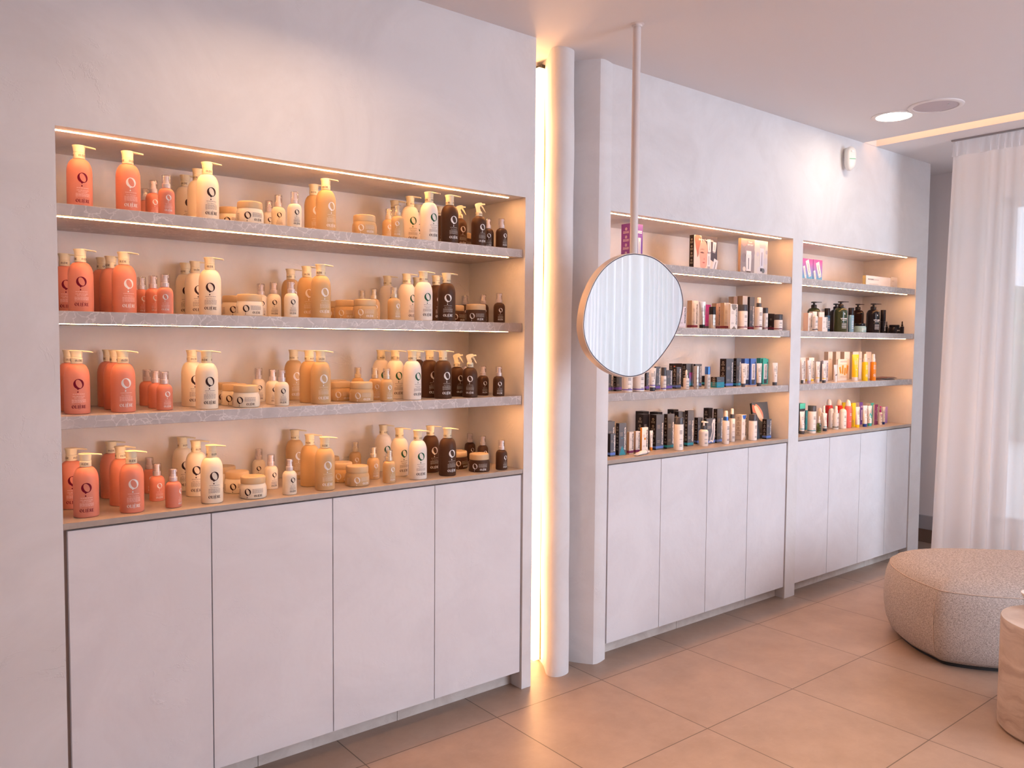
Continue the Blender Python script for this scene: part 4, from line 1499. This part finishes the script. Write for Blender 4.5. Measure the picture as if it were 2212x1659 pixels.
        p_.text(WORD, r * .3, nb * .3, .0052, 'c', .03)
        link('print', pmesh(p_.cyl(r, .0004), 'print', INK['white']), e)
        return e
    # tube standing on its cap
    ch = h * .16 if h < .12 else h * .14
    rings = []
    n = 28
    e.name = 'tube'
    for k in range(11):
        t_ = k / 10
        z = ch + .0005 + (h - ch - .0005) * t_
        fl = max(0, (t_ - .15) / .85) ** 1.2
        a_, b_ = r * (.92 + .22 * fl), r * (.92 - .86 * fl)
        rings.append([(a_ * cos(q), b_ * sin(q), z) for q in [2 * pi * i / n for i in range(n)]])
    MB().loft(rings).obj('body', pm(o_[0], .3), e, 45)
    MB().lathe([(r * .84, 0), (r * .86, .0015), (r * .90, ch)], 28).obj('cap', pm(o_[1]), e, 35)

    def onbody(s, z):
        t_ = (z - ch) / (h - ch)
        fl = max(0, (t_ - .15) / .85) ** 1.2
        a_, b_ = r * (.92 + .22 * fl) + .0005, r * (.92 - .86 * fl) + .0005
        s = max(-a_ * .97, min(a_ * .97, s))
        return (s, -b_ * sqrt(max(0, 1 - (s / a_) ** 2)) - .0002, z)
    p_ = Print()
    rnd = random.Random(seed)
    if o_[2] == 'LEAF':
        p_.ring(ell(0, h * .42, r * .62, r * .32, .6, 20), ell(r * .05, h * .42, r * .36, r * .10, .6, 20))
    else:
        p_.lines(-r * .5, r * .3, h * .62, h * .78, 4, rnd, .3)
        vs, fs, tw = text_polys(WORD, .03)
        for (a, b2) in vs:
            p_.v.append((r * .62 - b2 * r * .36, ch + (h - ch) * .42 + a * (h - ch) * .42 / tw))
        k0 = len(p_.v) - len(vs)
        for f in fs:
            p_.f.append([k0 + i for i in f])
        p_.lines(-r * .2, r * .25, h * .40, h * .45, 1, rnd, .4)
    link('print', pmesh(p_.plane(onbody), 'print', INK['black'] if o_[0] != 'YE' else INK['white']), e)
    if o_[2] in PAL:
        p2 = Print()
        z0 = ch + (h - ch) * .09
        for k in range(-9, 9):
            p2.rect(r * .105 * k, z0, r * .105 * (k + 1), z0 + .004)
        link('stripe', pmesh(p2.plane(onbody), 'stripe', mat('stripe_' + o_[2].lower(), PAL[o_[2]], .4)), e)
    if o_[1] == 'TQ':
        p2 = Print()
        p2.poly(smoothpoly([(-r * .7, h * .3), (r * .1, h * .36), (r * .5, h * .5), (r * .2, h * .6), (-r * .3, h * .64), (-r * .7, h * .55)], 3))
        link('turquoise_print', pmesh(p2.plane(onbody), 'turquoise_print', pm('TQ')), e)
    return e


ITEMS = '''
M1|c|3.036,0.120,0.0864,0.0666,0.201|PU/PV/-/n|gift_box|tall violet carton with round white icons, behind the mirror pole
M1|c|3.506,0.100,0.2004,0.0305,0.183|FACE/BK/-/n|gift_box|gift box printed with a face and pale tubes
M1|c|3.894,0.080,0.2597,0.0170,0.197|SPOT/TN/-/n|gift_box|grey gift box printed with pale spheres and a bottle
R1|c|4.538,0.130,0.1858,0.0500,0.138|PINK/PU/-/n|gift_box|purple and blue gift box partly hidden by the pillar
R1|c|4.778,0.160,0.1067,0.0500,0.145|PINK/PU/-/n|gift_box|narrow purple and blue gift box, right of its twin
R1|c|5.332,0.100,0.3421,0.0235,0.072|WH/OL/-/k|carton|long white carton lying flat with olive end
R1|c|5.740,0.130,0.0954,0.0120,0.086|WG/WG/-/n|carton|short white carton end beside the long white carton
M2|c|3.396,0.100,0.0551,0.0441,0.114|LI/WG/-/k|carton|lilac white carton half hidden by the mirror edge
M2|c|3.561,0.150,0.0517,0.0322,0.153|WG/TN/MA/k|carton|tall taupe and white carton beside the silver tube
M2|t|3.575,0.090,0.0172,0,0.144|SI/BK/-|tube|silver tube standing on a black cap
M2|c|3.794,0.240,0.0487,0.0131,0.142|MG/PU/GR/n|carton|magenta carton behind the silver tube
M2|b|3.649,0.080,0.0185,0,0.119|SV/BK/-/.36|bottle|silver bottle with tall black cap
M2|c|3.868,0.220,0.0367,0.0317,0.151|RO/TN/MA/k|carton|rose taupe carton, left of a matching pair
M2|c|3.835,0.140,0.0554,0.0276,0.150|WG/TN/MA/k|carton|taupe and white carton, right of a matching pair
M2|c|3.810,0.080,0.0663,0.0120,0.141|WH/WG/-/k/HEX|carton|white carton with grey half circle and grey triangle
M2|b|3.926,0.080,0.0266,0,0.140|WH/DG/MA/.26|bottle|wide white bottle with dark grey cap and maroon stripe
M2|c|4.141,0.300,0.0347,0.0370,0.204|RO/TN/-/n|carton|rear taupe carton rising behind white carton
M2|c|4.190,0.270,0.0493,0.0383,0.209|WG/TN/-/k|carton|rear taupe and white carton rising behind wide white bottle
M2|c|4.105,0.160,0.0460,0.0160,0.195|SL/BK/MA/w|carton|tall slate carton with maroon stripe, left of mist bottle
M2|s|4.079,0.080,0.0214,0,0.187|WH/DG/WH/MA|bottle|white mist bottle with dark collar and maroon stripe
M2|b|4.176,0.100,0.0148,0,0.131|WH/DG/MA/.25|bottle|slim white bottle with grey cap, right of mist bottle
M2|c|4.242,0.120,0.0599,0.0120,0.100|BK/BK/MA/n|carton|short black carton with maroon stripe
M2|b|4.265,0.070,0.0243,0,0.095|WH/DG/MA/.36|bottle|stubby white bottle with grey cap, last on the right
M3|c|2.911,0.148,0.0397,0.0318,0.150|SL/BK/VI/w|carton|leftmost slate carton with violet stripe, under the mirror
M3|c|2.964,0.138,0.0394,0.0208,0.130|SL/BK/VI/n|carton|second slate carton with violet stripe, under the mirror
M3|b|2.973,0.072,0.0260,0,0.130|WH/WH/VI/.3|bottle|wide white bottle with violet stripe, under the mirror
M3|b|3.053,0.069,0.0285,0,0.130|WH/WH/VI/.3|bottle|widest white bottle with violet stripe, under the mirror
M3|c|3.172,0.124,0.0242,0.0120,0.090|SL/BK/VI/w|carton|thin slate carton left of the white tube
M3|t|3.136,0.051,0.0157,0,0.117|WH/DG/VI|tube|white tube with violet stripe on dark cap
M3|c|3.234,0.114,0.0352,0.0120,0.120|SL/BK/VI/w|carton|slate carton right of the white violet striped tube
M3|b|3.228,0.057,0.0140,0,0.118|WH/DG/VI/.37|bottle|white bottle with tall dark cap and violet stripe
M3|c|3.296,0.095,0.0455,0.0188,0.101|SL/DG/VI/w|carton|short slate carton with violet band
M3|c|3.555,0.270,0.0789,0.0283,0.129|BK/BK/-/n/COP|carton|wide black carton with copper detail, in the rear row
M3|c|3.397,0.112,0.0358,0.0287,0.115|SL/BK/BL/w|carton|charcoal carton with blue stripe, left of the dropper bottle
M3|c|3.584,0.200,0.0583,0.0286,0.129|SL/BK/-/n/GRAD|carton|dark carton with pink and blue panel behind dropper bottle
M3|c|3.625,0.170,0.0566,0.0144,0.128|SL/BK/BL/w|carton|slate carton with blue stripe behind silver bottle
M3|d|3.420,0.066,0.0158,0,0.102|WH/SI/-|bottle|white dropper bottle with silver collar
M3|b|3.480,0.047,0.0140,0,0.122|SI/SI/-/.33|bottle|polished silver bottle with silver cap
M3|b|3.572,0.045,0.0147,0,0.118|WG/CB/-/.36|bottle|pale bottle with shiny blue metal cap
M3|c|3.805,0.245,0.0513,0.0198,0.056|BK/BK/TE/n|carton|low black box with teal base, behind blue capped bottle
M3|c|3.677,0.062,0.0667,0.0413,0.058|SL/BK/TE/n/LOW|carton|low slate box with teal base, right of blue capped bottle
M3|c|3.788,0.084,0.0661,0.0426,0.158|SL/BK/BL/w|carton|tall slate carton with blue stripe and dotted print
M3|c|3.881,0.083,0.0436,0.0203,0.160|SL/BK/BT/w|carton|tall slate carton with turquoise stripe, left of blue cartons
M3|t|3.893,0.043,0.0134,0,0.132|WH/DG/-|tube|white tube on dark cap, in front of blue cartons
M3|c|4.064,0.157,0.0571,0.0257,0.156|CAR1/NB/-/k|carton|blue carton with white panel, left one
M3|c|4.105,0.144,0.0533,0.0120,0.156|CAR1/NB/-/k|carton|blue carton with white panel, right one
M3|t|4.044,0.044,0.0138,0,0.131|WH/DG/-|tube|white tube on dark cap, in front of teal cartons
M3|c|4.244,0.172,0.0599,0.0275,0.157|CAR2/GT/-/k|carton|teal carton with white panel, left one
M3|c|4.249,0.158,0.0549,0.0120,0.153|CAR2/GT/-/k|carton|teal carton with white panel, right one
M3|t|4.203,0.045,0.0145,0,0.132|WH/DG/-|tube|white tube on dark cap, last on the right
M4|c|2.901,0.130,0.0485,0.0388,0.171|SL/DG/-/w|carton|slate carton in the left corner, behind smaller one
M4|c|2.890,0.101,0.0357,0.0184,0.113|SL/BK/BL/w|carton|small slate carton with blue stripe in the left corner
M4|c|2.957,0.107,0.0517,0.0226,0.161|SL/BK/-/w/TRI|carton|slate carton with teal triangle and plus sign
M4|c|3.024,0.100,0.0318,0.0171,0.114|WG/TN/PL/k|carton|small taupe and white carton, left of its twin
M4|c|3.077,0.104,0.0302,0.0149,0.114|WG/TN/PL/k|carton|small taupe and white carton, beside the orange carton
M4|c|3.142,0.121,0.0461,0.0127,0.127|WH/OR/-/k/ORG|carton|orange sided carton with white front
M4|t|3.238,0.143,0.0083,0,0.105|WH/OG/-|tube|slim white tube on orange cap
M4|c|3.313,0.270,0.0478,0.0538,0.191|BK/BK/-/n|carton|rearmost black carton behind orange carton
M4|c|3.228,0.190,0.0473,0.0458,0.186|BK/BK/-/n|carton|black carton just behind the orange carton
M4|c|3.272,0.139,0.0587,0.0449,0.185|SL/BK/BL/w|carton|large slate carton with blue stripe right of slim tube
M4|c|3.422,0.260,0.0385,0.0586,0.183|BK/BK/-/n|carton|black carton behind the large blue striped slate carton
M4|c|3.355,0.134,0.0567,0.0249,0.185|SL/BK/TE/w|carton|large slate carton with teal stripe left of white bottle
M4|c|3.590,0.290,0.0424,0.0438,0.188|BK/BK/-/n|carton|black carton behind the teal striped slate carton
M4|c|3.489,0.170,0.0510,0.0297,0.189|SL/BK/BL/w|carton|slate carton behind the white bottle with grey flip cap
M4|b|3.375,0.074,0.0254,0,0.173|WH/DG/-/.21|bottle|tall white bottle with grey flip cap
M4|c|3.527,0.136,0.0504,0.0226,0.196|SL/BK/TE/w|carton|tall slate carton with teal stripe right of white bottle
M4|c|3.657,0.170,0.0423,0.0248,0.148|SL/BK/BL/n|carton|slate carton with white swoosh behind pump bottle
M4|p|3.625,0.105,0.0259,0,0.136|WH/DG/WH|bottle|white pump bottle with dark collar
M4|c|3.684,0.132,0.0791,0.0223,0.143|SL/BK/BL/n/SWO|carton|slate carton with white swoosh window right of pump bottle
M4|c|3.908,0.290,0.0386,0.0370,0.182|BK/BK/-/n|carton|tall black carton in the rear row
M4|c|3.785,0.136,0.0533,0.0271,0.193|SL/BK/BL/w|carton|tall slate carton with blue stripe left of blue mist bottle
M4|s|3.799,0.086,0.0194,0,0.186|WH/CB/WH/-|bottle|white mist bottle with blue collar
M4|s|3.924,0.136,0.0174,0,0.190|WH/DG/WH/-|bottle|white mist bottle with grey collar
M4|c|4.015,0.134,0.0485,0.0452,0.148|WH/WH/-/k/SEM|carton|white carton with blue half circle
M4|b|4.076,0.100,0.0240,0,0.152|WH/DG/-/.25|bottle|white bottle with grey cap near the dark booklet
M4|c|4.186,0.080,0.0480,0.0300,0.118|SL/BK/BL/w|carton|small slate carton in front of the dark booklet
R2|P|4.932,0.240,0.0417,0,0.200|GN/BK/-|bottle|dark green pump bottle behind the white cartons, far left
R2|c|4.636,0.100,0.0460,0.0345,0.115|WH/PK/-/k|carton|pink white carton nearest the pillar
R2|c|4.804,0.170,0.0477,0.0262,0.130|WH/WG/-/n|carton|white carton behind the small white bottle
R2|b|4.665,0.070,0.0157,0,0.098|WH/WH/DG/.12|bottle|small white bottle with dark band
R2|c|4.864,0.160,0.0613,0.0131,0.129|WH/WG/DG/n|carton|white carton with dark band, in the rear
R2|c|4.766,0.080,0.0618,0.0287,0.092|WH/PK/-/k|carton|white carton with vertical grey lettering, at the front
R2|n|4.977,0.170,0.0181,0,0.156|NV/BK/.3|bottle|dark blue spray can with black cap, left one
R2|P|5.331,0.310,0.0421,0,0.204|BK/BK/-|bottle|black pump bottle hidden behind the green pump bottle
R2|P|5.072,0.130,0.0422,0,0.204|GN/BK/L|bottle|olive green pump bottle with white lettering
R2|n|5.132,0.090,0.0184,0,0.162|LB/BK/.3|bottle|pale blue spray can with black cap
R2|P|5.555,0.270,0.0410,0,0.208|BR/BK/-|bottle|brown black pump bottle behind the glass jar
R2|j|5.273,0.100,0.0388,0,0.062|TG/BK|jar|pale teal glass jar with dark lid
R2|P|5.523,0.140,0.0439,0,0.206|BK/BK/G|bottle|black pump bottle with gold line and white lettering
R2|n|5.663,0.140,0.0178,0,0.165|BK/BK/.5|bottle|slim black spray can right of black pump bottle
R2|d|5.799,0.180,0.0091,0,0.088|BK/BK/-|bottle|black dropper bottle behind the black jar
R2|j|5.812,0.130,0.0404,0,0.063|BK/BK|jar|black jar with gold line
R2|d|5.803,0.070,0.0130,0,0.088|BK/BK/-|bottle|small black dropper bottle, last on the right
R3|c|4.559,0.100,0.0562,0.0223,0.159|WH/WG/-/k|carton|white carton beside the pillar
R3|t|4.557,0.083,0.0094,0,0.148|WH/DG/-|tube|slim white tube on grey cap beside the pillar
R3|c|4.727,0.142,0.0612,0.0218,0.157|WH/PK/YE/k|carton|white carton with yellow stripe
R3|t|4.582,0.052,0.0121,0,0.144|WH/LV/-|tube|white tube on lilac cap
R3|t|4.734,0.084,0.0134,0,0.134|WH/LW/YE|tube|white tube with yellow stripe on pale cap
R3|c|4.903,0.170,0.0337,0.0120,0.134|SB/SB/-/n|carton|grey blue carton between two tubes
R3|c|4.903,0.145,0.0593,0.0120,0.138|LI/SB/-/k|carton|lilac white carton behind dark capped tube
R3|t|4.759,0.055,0.0123,0,0.120|WH/DG/YE|tube|white tube with yellow stripe on dark cap
R3|c|5.125,0.240,0.0543,0.0301,0.193|WH/TP/-/h|carton|taupe and white carton in rear row, first from left
R3|c|5.226,0.240,0.0525,0.0261,0.193|WH/TP/-/h|carton|taupe and white carton in rear row, second from left
R3|c|5.334,0.240,0.0719,0.0297,0.193|WH/TP/-/h|carton|taupe and white carton in rear row, third from left
R3|c|5.447,0.240,0.0814,0.0212,0.193|WH/TP/-/h|carton|taupe and white carton in rear row, fourth from left
R3|c|5.535,0.240,0.0387,0.0120,0.193|WH/TP/-/h|carton|taupe and white carton in rear row, fifth from left
R3|c|5.630,0.240,0.0788,0.0289,0.193|WH/TP/-/h|carton|taupe and white carton in rear row, sixth from left
R3|t|4.921,0.070,0.0125,0,0.112|WH/WH/LEAF|tube|small white tube with black leaf emblem
R3|c|5.089,0.147,0.1435,0.0120,0.145|ORP/WH/-/n|gift_box|white pack printed with orange ampoules
R3|t|5.214,0.095,0.0214,0,0.177|YE/WH/-|tube|yellow tube on white cap
R3|s|5.308,0.076,0.0196,0,0.180|YE/WH/WH/-|bottle|yellow spray bottle with white head
R3|s|5.396,0.064,0.0192,0,0.180|OG/WH/WH/-|bottle|orange spray bottle with white head
R4|c|4.632,0.140,0.0626,0.0500,0.189|DG/BK/-/w/TTOP|carton|dark carton with teal top in the left corner
R4|t|4.614,0.111,0.0164,0,0.142|WH/DG/TE|tube|white tube with teal stripe on grey cap, far left
R4|c|4.846,0.228,0.0249,0.0120,0.129|GT/BK/-/n|carton|dark teal carton between tube and bottle
R4|b|4.722,0.109,0.0258,0,0.175|WH/DG/TE/.21|bottle|white bottle with grey cap and teal stripe
R4|b|4.969,0.200,0.0158,0,0.143|WH/WH/-/.2|bottle|white bottle behind the green dropper bottle
R4|d|4.788,0.097,0.0144,0,0.105|GD/WH/GN|bottle|green glass dropper bottle with white bulb
R4|s|4.949,0.160,0.0142,0,0.162|WH/WH/WH/-|bottle|white spray bottle behind small capped tube
R4|t|4.894,0.118,0.0140,0,0.116|WH/DG/TE|tube|small white tube with teal stripe on dark cap
R4|a|5.176,0.253,0.0244,0,0.190|RD/WH|bottle|deep red spray can with white dome cap
R4|b|5.148,0.219,0.0182,0,0.131|WH/WH/-/.15|bottle|white round capped bottle in front of deep red can
R4|s|5.062,0.138,0.0195,0,0.156|WH/WH/WH/GN|bottle|white spray bottle with green print
R4|a|5.247,0.220,0.0244,0,0.187|RE/WH|bottle|orange red spray can with white dome cap
R4|b|5.157,0.141,0.0238,0,0.133|WH/WH/-/.15|bottle|white round capped bottle in front of orange red can
R4|a|5.227,0.143,0.0234,0,0.190|CO/WH|bottle|coral pink spray can with white dome cap
R4|c|5.443,0.300,0.0443,0.0120,0.152|YE/YE/-/n|carton|yellow carton in the rear, left of coral can
R4|c|5.296,0.150,0.0445,0.0120,0.164|YE/YE/-/n|carton|yellow carton behind yellow capped tube
R4|t|5.301,0.114,0.0156,0,0.141|WH/YE/-|tube|white tube on yellow cap
R4|c|5.483,0.200,0.0482,0.0238,0.158|PU/WG/-/n|carton|purple carton behind two tubes
R4|t|5.395,0.111,0.0157,0,0.146|WH/NB/-|tube|white tube on dark blue cap
R4|t|5.473,0.117,0.0154,0,0.141|WH/TQ/-|tube|white tube with turquoise print on turquoise cap
R4|c|5.584,0.170,0.0461,0.0332,0.151|TQ/WH/-/n|carton|turquoise carton behind turquoise capped tube
R4|c|5.565,0.131,0.0480,0.0120,0.143|PL/WG/-/w|carton|plum carton with white lettering
R4|p|5.618,0.116,0.0129,0,0.131|WH/MG/MG|bottle|slim white bottle with magenta pump head
R4|t|5.668,0.116,0.0097,0,0.124|WH/NB/-|tube|slim white tube on blue cap beside lilac carton
R4|c|5.753,0.148,0.0356,0.0120,0.119|LP/WG/-/n|carton|lilac carton, last on the right
'''.strip().split('\n')
BZ = {1: 1.930, 2: 1.613, 3: 1.289, 4: .968}
WHERE = {'M': 'middle niche', 'R': 'right niche'}
SHN = {1: 'top shelf', 2: 'second shelf', 3: 'third shelf', 4: 'worktop'}
GRP = {'carton': 'cartons', 'gift_box': 'gift boxes', 'tube': 'tubes', 'bottle': 'bottles', 'jar': 'jars'}
for idx, line in enumerate(ITEMS):
    key, kind, dims, opt, nm, lab = line.split('|')
    x, y, w, d, h = [float(v) for v in dims.split(',')]
    z = BZ[int(key[1])] + .0003
    if kind == 'c':
        o = carton(w, d, h, opt, idx)
    else:
        o = bottle(kind, w, h, opt, idx)
        o.rotation_euler.z = math.atan2(-x, 2.70 + y) * -.55 if False else radians(-(28 + 8 * sin(idx * 2.1)))
    o.name = nm
    o.location = (x, y, z)
    tag(o, lab + ', %s %s' % (WHERE[key[0]], SHN[int(key[1])]), {'gift_box': 'box', 'carton': 'box'}.get(nm, nm),
        '%s in the %s' % (GRP[nm], WHERE[key[0]]))

# flat things: booklets and a lying tube
o = empty('brochure', (4.143, .128, .9683), 0)
tag(o, 'dark brochure with a printed hand standing upright in the corner, middle niche worktop', 'brochure', 'dark brochures in the middle niche')
a = radians(-7)
DB = mat('dark_brochure', '4a5560', .35)


def lean(s, z, t):
    return (s, z * sin(radians(9)) - t * cos(radians(9)), z * cos(radians(9)) + t * sin(radians(9)))


m = MB()
m.add([lean(s, z, t) for t in (0, .0035) for (s, z) in ((0, 0), (.160, 0), (.160, .215), (0, .215))], [(0, 1, 2, 3), (4, 5, 6, 7), (0, 1, 5, 4), (1, 2, 6, 5), (2, 3, 7, 6), (3, 0, 4, 7)])
m.obj('cover', DB, o)
for nm, pts, cl, lf in (('printed_hand', smoothpoly([(-.0 + .002, .20), (.03, .195), (.06, .165), (.075, .155), (.07, .14), (.05, .135), (.03, .15), (.002, .16)], 4), 'b9705c', .0040),
                        ('printed_hand', smoothpoly([(.035, .205), (.07, .19), (.10, .15), (.098, .11), (.085, .105), (.075, .13), (.06, .15), (.04, .17)], 4), 'c98878', .0043),
                        ('printed_tubes', smoothpoly([(.02, .19), (.05, .19), (.085, .14), (.10, .105), (.075, .10), (.045, .13)], 4), 'd8c4b4', .0046),
                        ('printed_splash', [(.078, .03), (.082, .03), (.088, .095), (.082, .098)], '8c9484', .0043)):
    p_ = Print()
    p_.poly(pts)
    link(nm, pmesh(p_.plane(lambda s, z: lean(s, z, lf)), nm, mat('ink_' + cl, cl, .4)), o)
p_ = Print()
p_.text(WORD, .085, .022, .016, 'c', .03)
link('lettering', pmesh(p_.plane(lambda s, z: lean(s, z, .0042)), 'lettering', INK['white']), o)
m = MB()
m.add([(s + .012, y0 + z * sin(radians(9)) + .016, z * cos(radians(9))) for y0 in (0, .003) for (s, z) in ((0, 0), (.155, 0), (.155, .21), (0, .21))],
      [(0, 1, 2, 3), (4, 5, 6, 7), (0, 1, 5, 4), (1, 2, 6, 5), (2, 3, 7, 6), (3, 0, 4, 7)])
o2 = m.obj('brochure', mat('dark_brochure_back', '3a3f48', .4))
o2.location = o.location
o2.rotation_euler = o.rotation_euler
tag(o2, 'plain dark brochure just behind the one with a printed hand, middle niche worktop', 'brochure', 'dark brochures in the middle niche')

o = empty('tube', (3.075, .058, .968 + .0112), radians(14))
o.scale = (1.45, 1, 1)
tag(o, 'small white tube with purple ring lying on its side, middle niche worktop', 'tube')
rings = []
for k in range(9):
    t_ = k / 8
    rr = .0105 * min(1, .12 + t_ * 1.6) if t_ < .55 else .0105
    wy = .0135 - .003 * t_
    rings.append([(-.05 + .075 * t_, wy * cos(q) if t_ < .5 else .0105 * cos(q), rr * sin(q) - (.0105 - rr) * .6) for q in [2 * pi * i / 20 for i in range(20)]])
MB().loft(rings).obj('body', pm('WH', .3), o, 50)
m = MB().tube([(.0255, 0, 0), (.027, 0, 0)], .0109, 20)
m.obj('stripe', pm('PL', .4), o, 40)
MB().tube([(.0275, 0, -.001), (.036, 0, -.001), (.0365, 0, -.001), (.052, 0, -.002)], [.009, .0075, .0062, .0055], 18).obj('cap', pm('WG'), o, 40)

for k in range(6):
    b_ = MB().box(0, 0, 0, .19, .085, .0022).obj('brochure', mat('leaflet_%d' % (k % 3), ['2a2326', 'b9a9a4', '6a3f3c'][k % 3], .35))
    b_.location = (5.46 + .030 * k, .045 + .012 * (k % 3), 1.2893 + .0024 * k + .0001)
    b_.rotation_euler.z = radians(-3 + 3 * k)
    tag(b_, 'leaflet in the fanned stack on right niche third shelf, %s from the bottom' % ['first', 'second', 'third', 'fourth', 'fifth', 'sixth'][k], 'leaflet', 'fanned leaflets')
